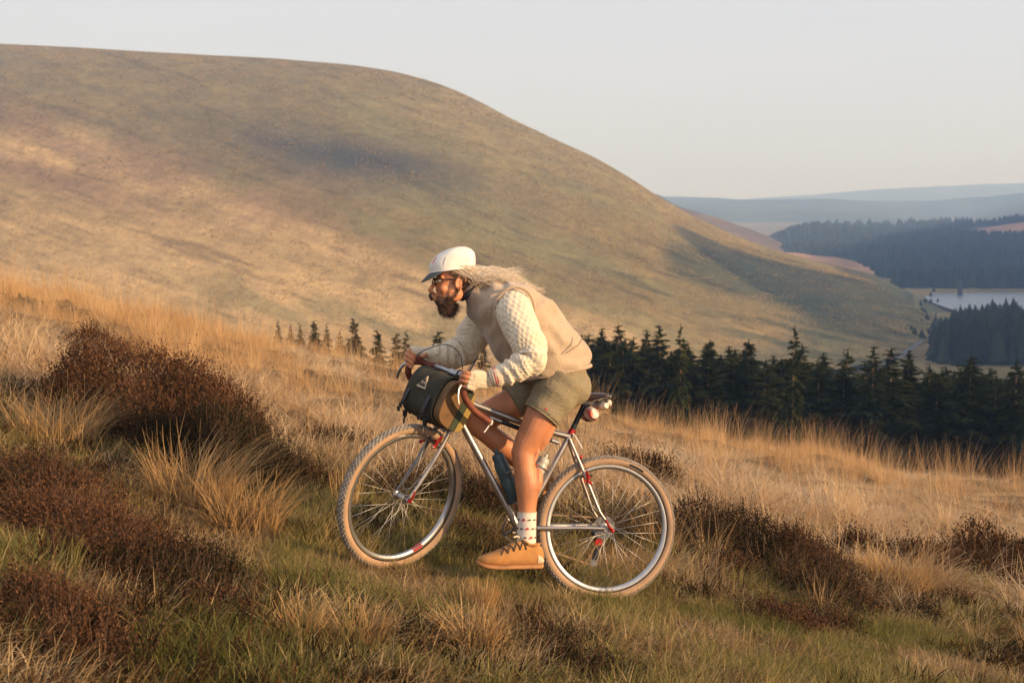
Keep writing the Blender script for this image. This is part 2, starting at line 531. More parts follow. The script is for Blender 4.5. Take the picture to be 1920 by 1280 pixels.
def hillcol(PX, T, xx, D, PY):
    # slanting streaks run down to the right along the slope
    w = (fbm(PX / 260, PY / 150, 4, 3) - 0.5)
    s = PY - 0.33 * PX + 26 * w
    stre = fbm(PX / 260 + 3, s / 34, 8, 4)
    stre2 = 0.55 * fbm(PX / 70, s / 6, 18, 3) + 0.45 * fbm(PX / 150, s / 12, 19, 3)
    n = fbm(PX / 60, PY / 40, 12, 4)
    c = mixc(np.broadcast_to(OLIVE * 0.95, PX.shape + (3,)), np.broadcast_to(OLIVE * np.array([1.3, 1.18, 1.1]), PX.shape + (3,)), n)
    # pale grass: lower slope on the left, rising towards the left edge
    pale = sstep(210, 275, PY + 50 * w - 0.42 * np.maximum(PX - 150, 0)) * (1 - 0.55 * sstep(700, 1250, PX) )
    c = mixc(c, np.broadcast_to(STRAW, c.shape), pale * (0.55 + 0.45 * sstep(0.3, 0.66, stre)))
    low = sstep(455, 560, PY - 0.10 * (PX - 300) + 60 * w) * (1 - 0.5 * sstep(1150, 1350, PX))
    c = mixc(c, np.broadcast_to(STRAW * 1.12, c.shape), low * 0.85)
    # green flushes
    gr = sstep(0.5, 0.66, fbm(PX / 170 + 9, s / 42, 44, 4)) * sstep(420, 760, PX + 0.8 * PY - 200)
    c = mixc(c, np.broadcast_to(GREEN * 1.1, c.shape), gr * 0.55)
    ub = sstep(600, 1000, PX) * sstep(430, 250, PY)
    c = mixc(c, np.broadcast_to(np.array([0.22, 0.18, 0.08]), c.shape), ub * 0.6)
    # purple brown moor-grass bands
    pb = np.exp(-((s - 215) / 60) ** 2) * sstep(820, 350, PX) * sstep(0.28, 0.6, n)
    c = mixc(c, np.broadcast_to(PURP, c.shape), pb * 0.42)
    pb2 = np.exp(-((s - 130) / 32) ** 2) * sstep(420, 560, PX) * sstep(760, 640, PX)
    c = mixc(c, np.broadcast_to(PURP * 1.1, c.shape), pb2 * 0.3)
    # cloud shadow painted into the slope colour; dark purple brown at the left edge
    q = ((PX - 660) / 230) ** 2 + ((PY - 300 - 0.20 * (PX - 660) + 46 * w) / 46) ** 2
    c = mixc(c, np.broadcast_to(CLOUD_SHADE * np.array([1.05, 1.1, 1.2]), c.shape), np.exp(-q * 0.9) * 0.97)
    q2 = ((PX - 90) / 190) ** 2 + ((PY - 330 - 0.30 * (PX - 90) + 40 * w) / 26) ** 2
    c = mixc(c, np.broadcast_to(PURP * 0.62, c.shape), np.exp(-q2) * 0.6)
    # valley shadow wedge painted in dark green on the right, green streaks below
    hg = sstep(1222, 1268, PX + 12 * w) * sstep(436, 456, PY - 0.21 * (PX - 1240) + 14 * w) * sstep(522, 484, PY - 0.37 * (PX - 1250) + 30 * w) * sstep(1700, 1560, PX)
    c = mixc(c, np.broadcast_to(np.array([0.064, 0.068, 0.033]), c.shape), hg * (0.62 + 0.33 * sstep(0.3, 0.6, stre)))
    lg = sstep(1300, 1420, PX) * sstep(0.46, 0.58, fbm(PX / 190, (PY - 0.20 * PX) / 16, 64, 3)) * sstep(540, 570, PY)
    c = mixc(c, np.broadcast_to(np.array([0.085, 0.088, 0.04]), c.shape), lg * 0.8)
    # fine streaks
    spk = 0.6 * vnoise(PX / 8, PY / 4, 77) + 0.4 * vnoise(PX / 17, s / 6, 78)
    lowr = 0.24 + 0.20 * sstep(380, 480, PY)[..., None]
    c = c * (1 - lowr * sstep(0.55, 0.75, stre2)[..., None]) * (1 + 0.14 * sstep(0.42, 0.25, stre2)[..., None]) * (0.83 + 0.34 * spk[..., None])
    return c

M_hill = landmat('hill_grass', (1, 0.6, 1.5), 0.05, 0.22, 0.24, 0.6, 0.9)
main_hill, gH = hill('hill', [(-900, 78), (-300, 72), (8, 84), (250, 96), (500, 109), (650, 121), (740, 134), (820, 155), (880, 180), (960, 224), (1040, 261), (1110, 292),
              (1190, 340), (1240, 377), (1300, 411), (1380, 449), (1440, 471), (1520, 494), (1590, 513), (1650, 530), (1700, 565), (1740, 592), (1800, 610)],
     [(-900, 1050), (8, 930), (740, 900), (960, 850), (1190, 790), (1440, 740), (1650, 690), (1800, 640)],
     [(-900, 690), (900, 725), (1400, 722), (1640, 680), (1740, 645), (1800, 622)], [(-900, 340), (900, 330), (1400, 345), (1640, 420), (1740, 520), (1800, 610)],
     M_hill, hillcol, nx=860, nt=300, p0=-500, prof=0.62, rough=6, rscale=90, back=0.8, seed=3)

def flat(c, k=0.35, sc=80):
    c = np.array(c)
    def f(PX, T, xx, D, PY):
        n = fbm(PX / sc, PY / (sc * 0.3), 6, 4)[..., None]
        return c * (1 - k + 2 * k * n)
    return f
M_far = landmat('far_moor', (1, 1, 1), 0.004, 0.02, 0.3, 0.3, 4)
hill('hill', [(1330, 380), (1420, 371), (1500, 366), (1700, 352), (1920, 344), (2400, 338)], [(0, 7000)], [(0, 420)], [(0, 5200)], M_far, flat((0.10, 0.10, 0.06)), nx=120, nt=30, rough=60, rscale=500, seed=7)
hill('hill', [(1100, 366), (1240, 373), (1330, 376), (1450, 373), (1560, 370), (1640, 374), (1740, 378), (1830, 372), (1920, 368), (2400, 362)], [(0, 4300)], [(0, 455)], [(0, 2700)], M_far, flat((0.075, 0.085, 0.05), 0.5, 60), nx=160, nt=50, rough=70, rscale=400, seed=17)
M_wood = landmat('wooded_slope', (1, 1, 1), 0.01, 0.08, 0.4, 0.6, 6)
ridgeB, gB = hill('hill', [(1380, 480), (1440, 462), (1480, 440), (1520, 431), (1600, 433), (1700, 429), (1800, 425), (1850, 426), (1920, 416), (2400, 400)], [(0, 2000)], [(0, 520), (2400, 520)], [(0, 1150)], M_wood,
     lambda PX, T, xx, D, PY: mixc(np.broadcast_to(np.array([0.04, 0.042, 0.026]), PX.shape + (3,)), np.broadcast_to(np.array([0.42, 0.24, 0.13]), PX.shape + (3,)),
                               sstep(1800, 1850, PX + (PY - 430) * 4) * sstep(0.74, 0.78, T) * sstep(0.985, 0.96, T)), nx=160, nt=60, rough=30, rscale=160, seed=27)
hill('hill', [(1180, 352), (1240, 372), (1262, 385), (1340, 407), (1400, 428), (1460, 455), (1490, 480), (1500, 500)], [(0, 1500)], [(0, 520)], [(0, 1050)], M_far, flat((0.12, 0.085, 0.055), 0.4, 40), nx=90, nt=40, rough=20, rscale=90, seed=37)
hill('hill', [(1400, 468), (1450, 474), (1500, 477), (1560, 487), (1600, 496), (1640, 512)], [(0, 1120)], [(0, 530)], [(0, 900)], M_far, flat((0.40, 0.22, 0.12), 0.3, 40), nx=60, nt=30, rough=4, rscale=60, seed=47)
moundW, gW = hill('hill', [(1690, 696), (1735, 684), (1765, 662), (1800, 642), (1845, 630), (1900, 630), (1960, 642), (2100, 664), (2200, 680)], [(0, 600)], [(0, 705)], [(0, 420)], M_wood, flat((0.05, 0.05, 0.03)), nx=100, nt=40, rough=5, rscale=60, seed=57)
fieldF, gF = hill('hill', [(1640, 540), (1700, 528), (1780, 520), (1840, 508), (1920, 494), (2200, 470)], [(0, 1240)], [(0, 550)], [(0, 955)], M_far, flat((0.20, 0.19, 0.09), 0.25, 60), nx=60, nt=30, rough=5, rscale=90, seed=67)

# ---- unseen hill to the right, crest shaped to shade the valley and the spruces
sh = np.array([sdir.x, sdir.y]); sh = sh / np.linalg.norm(sh); pe = np.array([-sh[1], sh[0]])
ss = np.concatenate([np.linspace(40, 1000, 120), np.linspace(1030, 4200, 60)]); qq = np.linspace(-1, 1, 61)
Sg, Q = np.meshgrid(ss, qq)
prof_h = 0.02 * Sg + np.interp(Sg / 0.974, [40, 80, 300, 450, 500, 530, 545, 560, 585, 609, 630, 670, 685, 700, 712, 760, 900, 1100, 1600, 4200], [-150, -11, -12, -14, -12, -6, 0, 6, 15, 25, 33, 42, 42, 18, -8, 0, 10, 20, 30, 30])
q0 = 620.0
Hc = prof_h + q0 * math.tan(R_(SUN_EL))
Qw = q0 + Q * 520
Zg = -42 + (Hc + 42) * (1 - np.abs(Q)) ** 0.9
Zg = Zg + 5 * (fbm(Sg / 60, Qw / 60, 5, 3) - .5) * (1 - np.abs(Q))
Xg = sh[0] * Qw + pe[0] * Sg; Yg = sh[1] * Qw + pe[1] * Sg
nn = fbm(Sg / 90, Qw / 90, 7, 3)[..., None]
grid_obj('hill', Xg, Yg, Zg, M_hill, GREEN * (1 - nn) + STRAW * 0.7 * nn)

# ---- reservoir
M_water = mat('reservoir_water', (0.045, 0.085, 0.135), 0.32, 0, bump=0.12, bscale=0.5)
pl = [(1733, 557), (1752, 549), (1800, 546.5), (1880, 545), (1960, 544), (2200, 542), (2200, 600), (1960, 594), (1870, 592), (1800, 585), (1770, 575), (1745, 566)]
mb = MB()
vs = []
for px, py in pl:
    d = bearing(px, py, 1.0); D = (-43.0 - 1.8) / (d[2] - 1.8)
    p = bearing(px, py, D); vs.append((p[0], p[1], -43.0))
mb.add(vs, [tuple(range(len(vs)))[::-1]])
tag(mb.build('reservoir', M_water), 'pale blue reservoir lying between dark woods in the valley', None, None, 'structure')

# ---- pale road along the valley bottom
M_road = mat('road_asphalt', (0.07, 0.07, 0.065), 0.8, var=0.2, vscale=0.5)
rp = [bearing(px, py, 1.0) for px, py in ((1610, 712), (1650, 690), (1685, 668), (1712, 650), (1728, 638))]
mb = MB(); pts = []
for d in rp:
    D = (-38.4 - 1.8) / (d[2] - 1.8); pts.append((d[0] * D, D))
pts = spline(pts, 40)
V = []; F = []
for i in range(40):
    a = pts[max(i - 1, 0)]; b = pts[min(i + 1, 39)]; t = (b - a) / np.linalg.norm(b - a); nn = np.array([-t[1], t[0]]) * 1.1
    for sgn in (-1, 1): V.append((pts[i][0] + sgn * nn[0], pts[i][1] + sgn * nn[1], -38.4))
for i in range(39): F.append((2 * i, 2 * i + 1, 2 * i + 3, 2 * i + 2))
mb.add(V, F)
tag(mb.build('road', M_road), 'pale road running along the valley bottom beside the wood', None, None, 'structure')

# ---------------------------------------------------------------- haze
def haze():
    hz = bpy.data.materials.new('valley_haze'); hz.use_nodes = True
    N = hz.node_tree.nodes; Lk = hz.node_tree.links
    N.remove(N['Principled BSDF'])
    v = N.new('ShaderNodeVolumePrincipled')
    v.inputs['Color'].default_value = (0.33, 0.55, 1.0, 1)
    v.inputs['Absorption Color'].default_value = (0.64, 0.60, 1, 1)
    v.inputs['Density'].default_value = 0.00031
    v.inputs['Anisotropy'].default_value = 0.1
    Lk.new(v.outputs[0], N['Material Output'].inputs['Volume'])
    mb = MB(); mb.box((0, 3900, 180), (16000, 12000, 760))
    return tag(mb.build('haze', hz, smooth=False), None, None, None, 'stuff')
haze()
# ---------------------------------------------------------------- scattered vegetation (stuff)
def scatter(name, pts, rot, scl, idx, protos, label=None):
    """one object that repeats small plants on points by geometry nodes"""
    me = bpy.data.meshes.new(name)
    n = len(pts)
    me.vertices.add(n); me.vertices.foreach_set('co', np.asarray(pts, np.float32).ravel())
    a = me.attributes.new('rot', 'FLOAT_VECTOR', 'POINT'); a.data.foreach_set('vector', np.asarray(rot, np.float32).ravel())
    a = me.attributes.new('scl', 'FLOAT_VECTOR', 'POINT'); a.data.foreach_set('vector', np.asarray(scl, np.float32).ravel())
    a = me.attributes.new('idx', 'INT', 'POINT'); a.data.foreach_set('value', np.asarray(idx, np.int32))
    o = link(name, me)
    pc = bpy.data.collections.new(name + '_sources')
    for i, p in enumerate(protos):
        po = bpy.data.objects.new('%s_source_%02d' % (name, i), p); pc.objects.link(po)
    ng = bpy.data.node_groups.new(name, 'GeometryNodeTree')
    ng.interface.new_socket('Geometry', in_out='INPUT', socket_type='NodeSocketGeometry')
    ng.interface.new_socket('Geometry', in_out='OUTPUT', socket_type='NodeSocketGeometry')
    N = ng.nodes; Lk = ng.links
    gi = N.new('NodeGroupInput'); go = N.new('NodeGroupOutput')
    ci = N.new('GeometryNodeCollectionInfo'); ci.inputs['Collection'].default_value = pc
    ci.inputs['Separate Children'].default_value = True; ci.inputs['Reset Children'].default_value = True
    ip = N.new('GeometryNodeInstanceOnPoints'); ip.inputs['Pick Instance'].default_value = True
    def att(nm, ty):
        q = N.new('GeometryNodeInputNamedAttribute'); q.data_type = ty; q.inputs['Name'].default_value = nm
        return q.outputs['Attribute']
    Lk.new(gi.outputs[0], ip.inputs['Points']); Lk.new(ci.outputs[0], ip.inputs['Instance'])
    Lk.new(att('idx', 'INT'), ip.inputs['Instance Index'])
    Lk.new(att('rot', 'FLOAT_VECTOR'), ip.inputs['Rotation'])
    Lk.new(att('scl', 'FLOAT_VECTOR'), ip.inputs['Scale'])
    Lk.new(ip.outputs[0], go.inputs[0])
    md = o.modifiers.new('scatter', 'NODES'); md.node_group = ng
    o['kind'] = 'stuff'
    if label: o['label'] = label
    return o

RNG = np.random.default_rng(11)

def blades(n, base_r, L, tilt, curv, width, seg=3, wind=(0, 0), seed=0, az=None, base=None, mats=None, name='tuft', droop=0.0):
    """ribbons curving away from a tuft"""
    r = np.random.default_rng(seed)
    if base is None:
        rr = base_r * np.sqrt(r.random(n)); aa = r.random(n) * 6.283
        bx, by = rr * np.cos(aa), rr * np.sin(aa); bz = np.zeros(n)
    else:
        bx, by, bz = base.T
        aa = r.random(n) * 6.283
    az = aa + r.normal(0, 0.9, n) if az is None else az
    ln = r.uniform(L[0], L[1], n)
    th0 = r.uniform(tilt[0], tilt[1], n); kc = r.uniform(curv[0], curv[1], n)
    w = r.uniform(0.7, 1.3, n) * width
    face = az + 1.57 + r.normal(0, 0.6, n)
    col = r.random(n)
    V = np.zeros((n, seg + 1, 2, 3)); C = np.zeros((n, seg + 1, 2, 4)); C[..., 3] = 1
    px = bx.copy(); py = by.copy(); pz = bz.copy()
    for s in range(seg + 1):
        f = s / seg
        ww = w * (1 - 0.85 * f ** 1.5) * 0.5
        for k, sg in ((0, -1), (1, 1)):
            V[:, s, k, 0] = px + sg * ww * np.cos(face); V[:, s, k, 1] = py + sg * ww * np.sin(face); V[:, s, k, 2] = pz
        C[:, s, :, 0] = col[:, None]; C[:, s, :, 1] = f
        th = th0 + kc * (f + 0.5 / seg)
        st = ln / seg
        px = px + st * np.sin(th) * np.cos(az) + wind[0] * st * f
        py = py + st * np.sin(th) * np.sin(az) + wind[1] * st * f
        pz = pz + st * np.cos(th)
    V = V.reshape(-1, 3); C = C.reshape(-1, 4)
    k = np.arange(n)[:, None] * (2 * (seg + 1)) + np.arange(seg)[None] * 2
    F = np.stack([k, k + 1, k + 3, k + 2], -1).reshape(-1, 4)
    return V, F, C
def tuftmesh(name, mats, *a, **k):
    V, F, C = blades(*a, **k)
    return np_mesh(name, V, F, mats, True, {'col': C})

M_straw = leafmat('straw_grass', [(0.0, (0.33, 0.205, 0.105)), (0.35, (0.54, 0.365, 0.20)), (0.7, (0.68, 0.495, 0.295)), (1.0, (0.78, 0.62, 0.42))], patch=0.34, pscale=0.45, transl=0.25)
M_orange = leafmat('moor_grass_stalks', [(0.0, (0.42, 0.23, 0.10)), (0.5, (0.58, 0.365, 0.175)), (1.0, (0.70, 0.50, 0.28))], patch=0.3, pscale=0.5, transl=0.25)
M_turf = leafmat('turf', [(0.0, (0.11, 0.105, 0.030)), (0.4, (0.20, 0.18, 0.055)), (0.7, (0.32, 0.255, 0.095)), (1.0, (0.50, 0.365, 0.165))], patch=0.42, pscale=0.9, transl=0.3)
M_dry = leafmat('dry_turf', [(0.0, (0.15, 0.09, 0.04)), (0.5, (0.34, 0.225, 0.105)), (1.0, (0.58, 0.42, 0.225))], patch=0.4, pscale=1.1, transl=0.25)

P_arch = [tuftmesh('arched_tuft', M_straw, 90, 0.12, (0.20, 0.46), (0.05, 1.0), (0.6, 2.7), 0.0050, 4, (0.10, 0.0), 100 + i) for i in range(4)]
P_mat = [tuftmesh('matted_tuft', M_straw, 110, 0.17, (0.20, 0.44), (0.7, 1.55), (-0.2, 1.2), 0.0050, 3, (0.12, -0.06), 120 + i) for i in range(3)]
P_up = [tuftmesh('upright_tuft', M_orange, 55, 0.10, (0.28, 0.56), (0.0, 0.42), (0.0, 0.9), 0.0036, 4, (0.14, 0), 140 + i) for i in range(3)]
P_stalk = [tuftmesh('seed_stalks', M_orange, 9, 0.10, (0.5, 0.85), (0.05, 0.35), (0.1, 0.5), 0.0034, 4, (0.30, 0), 160 + i) for i in range(3)]
M_lit = leafmat('dead_grass', [(0.0, (0.27, 0.17, 0.08)), (0.5, (0.49, 0.335, 0.17)), (1.0, (0.68, 0.51, 0.30))], patch=0.35, pscale=0.9, transl=0.25)
P_lit = [tuftmesh('dead_tuft', M_lit, 70, 0.10, (0.25, 0.6), (0.5, 1.5), (0.2, 1.7), 0.0046, 4, (0.1, -0.25), 220 + i) for i in range(4)]
P_turf = [tuftmesh('turf_tuft', M_turf, 60, 0.10, (0.05, 0.13), (0.1, 0.9), (0.2, 1.3), 0.0040, 2, (0, 0), 180 + i) for i in range(4)]
P_dry = [tuftmesh('dry_tuft', M_dry, 60, 0.10, (0.05, 0.14), (0.3, 1.4), (0.2, 1.6), 0.0042, 3, (0, 0), 200 + i) for i in range(4)]

def track(x, y):
    """1 along the trodden line the bicycle rides, 0 off it"""
    yc = 6.75 + 0.25 * x
    return np.exp(-((y - yc) / 0.42) ** 2)

# ---- heather bushes: centre x, y, radius across, radius deep, height
HEATHER = [
 # (mounds, label, tint)
 ([(-2.35, 9.1, 0.50, 0.5, 0.52), (-1.98, 8.95, 0.42, 0.4, 0.44), (-2.68, 8.9, 0.32, 0.35, 0.40), (-2.2, 8.6, 0.4, 0.3, 0.36)], 'large reddish brown heather bush on the slope left of the front wheel', 0.78),
 ([(-1.75, 8.35, 0.42, 0.38, 0.36), (-1.45, 8.2, 0.36, 0.3, 0.28), (-2.05, 8.15, 0.36, 0.3, 0.24), (-1.2, 8.05, 0.25, 0.25, 0.18), (-1.75, 7.9, 0.4, 0.28, 0.18)], 'dark green heather bush at the foot of the large reddish bush', 0.12),
 ([(-2.25, 6.8, 0.40, 0.36, 0.22), (-1.95, 6.25, 0.38, 0.30, 0.22), (-1.66, 5.9, 0.28, 0.26, 0.17)], 'low red brown heather mat below the pale tussock near the left edge', 0.8),
 ([(-1.40, 5.95, 0.28, 0.28, 0.18), (-1.46, 5.6, 0.26, 0.25, 0.16), (-1.2, 5.5, .22, .2, .12)], 'dark heather clump low in the left of the foreground grass', 0.35),
 ([(-1.68, 5.05, 0.26, 0.28, 0.2), (-1.5, 4.75, 0.22, 0.25, 0.15)], 'rust red heather in the bottom left corner', 0.9),
 ([(-0.45, 8.5, 0.40, 0.32, 0.22), (-0.08, 8.5, 0.4, 0.34, 0.20)], 'dark heather patch behind the front wheel and the down tube', 0.3),
 ([(0.50, 8.3, 0.32, 0.35, 0.14), (0.85, 8.4, 0.32, 0.35, 0.15)], 'brown heather seen through the spokes of the rear wheel', 0.5),
 ([(1.22, 8.85, 0.30, 0.35, 0.32), (1.52, 8.8, 0.34, 0.38, 0.34), (1.78, 8.6, 0.30, 0.36, 0.28), (1.38, 8.2, 0.32, 0.26, 0.20), (1.82, 7.95, 0.28, 0.26, 0.22), (1.66, 7.45, 0.22, 0.2, 0.13)], 'large dark heather bush just right of the rear wheel', 0.45),
 ([(2.42, 9.5, 0.26, 0.26, 0.24), (2.74, 9.4, 0.28, 0.28, 0.22)], 'small brown heather bush between the two larger ones on the right', 0.6),
 ([(3.45, 9.75, 0.38, 0.36, 0.32), (3.75, 9.6, 0.35, 0.4, 0.30), (3.2, 9.5, 0.26, 0.3, 0.2)], 'bushy dark red heather at the right edge', 0.6),
 ([(1.38, 7.3, 0.22, 0.24, 0.10)], 'low brown heather sprig clump in front of the large right bush', 0.55),
 ([(2.32, 8.0, 0.12, 0.12, 0.12)], 'tiny dark heather sprout in the pale grass right of the rear wheel', 0.2),
 ([(0.30, 5.72, 0.28, 0.2, 0.12), (0.10, 5.95, 0.24, 0.18, 0.10)], 'dark brown heather patch in the grass below the bicycle', 0.5),
 ([(-0.42, 5.5, 0.22, 0.18, 0.11), (-0.58, 5.9, 0.22, 0.16, 0.10)], 'small dark heather patch at the bottom centre beside a pale tussock', 0.45),
 ([(0.92, 5.3, 0.2, 0.2, 0.13)], 'small dark heather clump at the bottom right of centre', 0.3),
 ([(-3.40, 11.7, 0.40, 0.4, 0.17), (-3.05, 11.5, 0.28, 0.3, 0.14)], 'faded brown heather in the tall grass high on the left', 0.85),
 ([(0.95, 11.2, 0.34, 0.4, 0.26)], 'rounded dark tussock bush in the dry grass behind the saddle', 0.35),
]
def in_heather(x, y, grow=1.0):
    q = np.zeros_like(x)
    for ms, _, _ in HEATHER:
        for cx, cy, rx, ry, h in ms:
            q = np.maximum(q, 1 - ((x - cx) / (rx * grow)) ** 2 - ((y - cy) / (ry * grow)) ** 2)
    return q

def cand(n, y0=3.6, y1=22.0, half=0.46, extra=1.2):
    y = np.sqrt(RNG.random(n) * (y1 * y1 - y0 * y0) + y0 * y0)
    x = (RNG.random(n) * 2 - 1) * (half * y + extra)
    return x, y
def put(x, y, sink=0.01):
    return np.stack([x, y, gz(x, y) - sink], 1)
def rots(n, tiltx=0.12):
    return np.stack([RNG.normal(0, tiltx, n), RNG.normal(0, tiltx, n) , RNG.random(n) * 6.283], 1)

# long pale moor grass above the track
x, y = cand(17000, 6.6, 24.0)
tn = fbm(x * 0.8, y * 0.8, 61, 3)
keep = sstep(7.3, 8.8, y - 0.25 * x * (x < 0) * 0 + 1.5 * (tn - 0.5)) > RNG.random(len(x))
keep &= (in_heather(x, y, 0.85) <= 0) | (RNG.random(len(x)) < 0.07)
left = (x < -0.34 * y * 0.62)
x, y = x[keep], y[keep]
n = len(x)
kind = fbm(x * 0.55 + 5, y * 0.55, 71, 3) + 0.03 * sstep(11, 15, y) - 0.03 + RNG.normal(0, 0.05, n)
kind = kind + 0.10 * sstep(-1.0, -3.0, x) * sstep(10.5, 13, y)
idx = np.where(kind < 0.42, RNG.integers(0, 4, n), np.where(kind < 0.59, RNG.integers(4, 7, n), RNG.integers(7, 10, n)))
s = RNG.uniform(0.55, 1.15, n) * (0.45 + 1.05 * fbm(x * 2.3, y * 2.3, 81, 2)) * (0.6 + 0.4 * sstep(7.5, 10, y)) * (1 - 0.48 * sstep(10.0, 14, y))
scl = np.stack([s, s, s * RNG.uniform(0.7, 1.1, n)], 1)
r = rots(n, 0.08)
r[:, 2] = RNG.normal(0, 2.0, n)
scatter('moor_grass', put(x, y, 0.03), r, scl, idx, P_arch + P_mat + P_up, 'tall dry straw coloured moor grass covering the slope')
# a few taller seed stalks
x, y = cand(1500, 8.5, 21)
keep = (fbm(x * 0.4, y * 0.4, 91, 2) + 0.18 * sstep(12, 16, y)) > 0.52 + RNG.normal(0, 0.05, len(x))
x, y = x[keep], y[keep]; n = len(x)
s = RNG.uniform(0.45, 0.85, n)
r = rots(n, 0.05); r[:, 2] = RNG.normal(0, 0.5, n)
scatter('grass_stalks', put(x, y), r, np.stack([s, s, s], 1), RNG.integers(0, 3, n), P_stalk, 'thin seed stalks standing above the moor grass')

# short turf and dry litter of the foreground
x, y = cand(30000, 3.8, 9.6, 0.45, 1.0)
keep = sstep(9.4, 7.6, y + 1.2 * (fbm(x, y, 15, 2) - 0.5)) > RNG.random(len(x))
keep &= (in_heather(x, y, 0.9) <= 0) | (RNG.random(len(x)) < 0.25)
x, y = x[keep], y[keep]; n = len(x)
tr = track(x, y)
gn = fbm(x * 1.9 + 7, y * 2.3, 25, 3) + 0.035 * tr + 0.03 * sstep(0.2, 1.8, x) - 0.08 * sstep(-0.9, -1.5, x)
isg = gn + RNG.normal(0, 0.06, n) > 0.495
idx = np.where(isg, RNG.integers(0, 4, n), RNG.integers(4, 8, n))
s = RNG.uniform(0.5, 1.35, n) * (1 - 0.40 * tr) * (0.7 + 0.6 * fbm(x * 2.2, y * 2.2, 39, 2)) * np.where(isg, 1.0, 1.05)
scatter('turf', put(x, y), rots(n, 0.15), np.stack([s, s, s], 1), idx, P_turf + P_dry, 'short green and dry turf of the trodden track')
# straw tufts among the turf
x, y = cand(2400, 3.9, 8.8, 0.45, 1.0)
keep = (fbm(x * 2.6 + 2, y * 2.6, 35, 3) - 0.35 * track(x, y) + 0.10 * sstep(-0.8, -1.6, x) + 0.1 * sstep(7.2, 8.2, y)) > 0.55 + RNG.normal(0, 0.03, len(x))
keep &= (in_heather(x, y, 0.9) <= 0) | (RNG.random(len(x)) < 0.55)
x, y = x[keep], y[keep]; n = len(x)
s = RNG.uniform(0.25, 0.55, n) * (0.75 + 0.25 * sstep(5.5, 7.5, y))
r = rots(n, 0.2)
scatter('dry_grass', put(x, y, 0.02), r, np.stack([s, s, s * 0.8], 1), RNG.integers(0, 4, n), P_lit, 'loose straw tufts lying over the turf')

# low dark heather sprigs and dead moss spread through the turf
P_low = []
for i in range(4):
    V, F, C = blades(70, 0.10, (0.03, 0.085), (0.2, 1.3), (0.0, 0.8), 0.0075, 2, (0, 0), 240 + i)
    C[:, 0] = np.clip(C[:, 0] * 0.8 + 0.1 * i, 0, 1)
    P_low.append((V, F, C))
M_low = leafmat('low_heather', [(0.0, (0.020, 0.022, 0.010)), (0.5, (0.050, 0.028, 0.015)), (1.0, (0.115, 0.055, 0.027))], patch=0.3, pscale=1.5, transl=0.15)
P_low = [np_mesh('low_sprigs', V, F, M_low, False, {'col': C}) for V, F, C in P_low]
x, y = cand(9000, 3.8, 9.6, 0.45, 1.0)
keep = (fbm(x * 1.7 + 4, y * 1.9 + 1, 55, 3) - 0.25 * track(x, y) + 0.12 * sstep(-0.6, -1.6, x) + 0.05 * sstep(6.0, 5.0, y)) > 0.545 + RNG.normal(0, 0.03, len(x))
x, y = x[keep], y[keep]; n = len(x)
s = RNG.uniform(0.7, 1.5, n)
scatter('ground_heather', put(x, y, 0.0), rots(n, 0.2), np.stack([s, s, s], 1), RNG.integers(0, 4, n), P_low, 'low dark heather sprigs spread through the turf')

# ---- pale tussocks that stand out one by one
M_tuss = leafmat('tussock_straw', [(0.0, (0.34, 0.19, 0.075)), (0.5, (0.48, 0.29, 0.12)), (1.0, (0.60, 0.41, 0.20))], transl=0.25, objw=0.2)
def tussock(x, y, h, rad, n, lab, seed, wind=(0.1, 0), tilt=(0.0, 0.5), curv=(0.3, 1.6)):
    V, F, C = blades(n, rad, (h * 0.7, h * 1.25), tilt, curv, 0.0042, 5, wind, seed)
    o = link('grass_tussock', np_mesh('grass_tussock', V, F, M_tuss, True, {'col': C}), None, (x, y, float(gz(x, y)) - 0.01))
    tag(o, lab, 'grass tussock', 'pale tussocks in the foreground')
tussock(-0.13, 6.30, 0.17, 0.045, 190, 'thin upright straw tussock just below the shoe', 1, (0.10, 0), (0.0, 0.25), (0.0, 0.7))
tussock(-0.16, 5.72, 0.24, 0.10, 260, 'shaggy straw tussock at the bottom centre below the thin upright one', 2, (0, -0.2))
tussock(-0.60, 5.45, 0.24, 0.09, 240, 'drooping straw tussock at the bottom left of centre', 3, (0, -0.3))
tussock(-0.82, 5.42, 0.20, 0.08, 220, 'domed straw tussock left of the drooping one at the bottom edge', 4, (0, -0.2))
tussock(-1.62, 7.15, 0.42, 0.20, 520, 'large leaning pale tussock in front of the dark heather on the left', 5, (0.45, 0))
tussock(-1.30, 6.85, 0.34, 0.16, 380, 'pale tussock right of the large leaning one and left of the track', 6, (0.4, -0.1))
tussock(-2.55, 7.9, 0.40, 0.22, 480, 'bleached tussock at the left edge above the low red heather', 7, (0.3, 0))
tussock(2.35, 8.55, 0.34, 0.2, 420, 'flattened straw tussock under the small brown heather on the right', 8, (0.3, -0.2))
tussock(1.02, 5.55, 0.17, 0.10, 230, 'yellowish low tussock at the bottom right of centre', 9, (0, -0.1))
tussock(-0.92, 7.75, 0.46, 0.07, 70, 'sparse orange stalks standing left of the front tyre', 10, (0, 0), (0.0, 0.2), (0.0, 0.3))

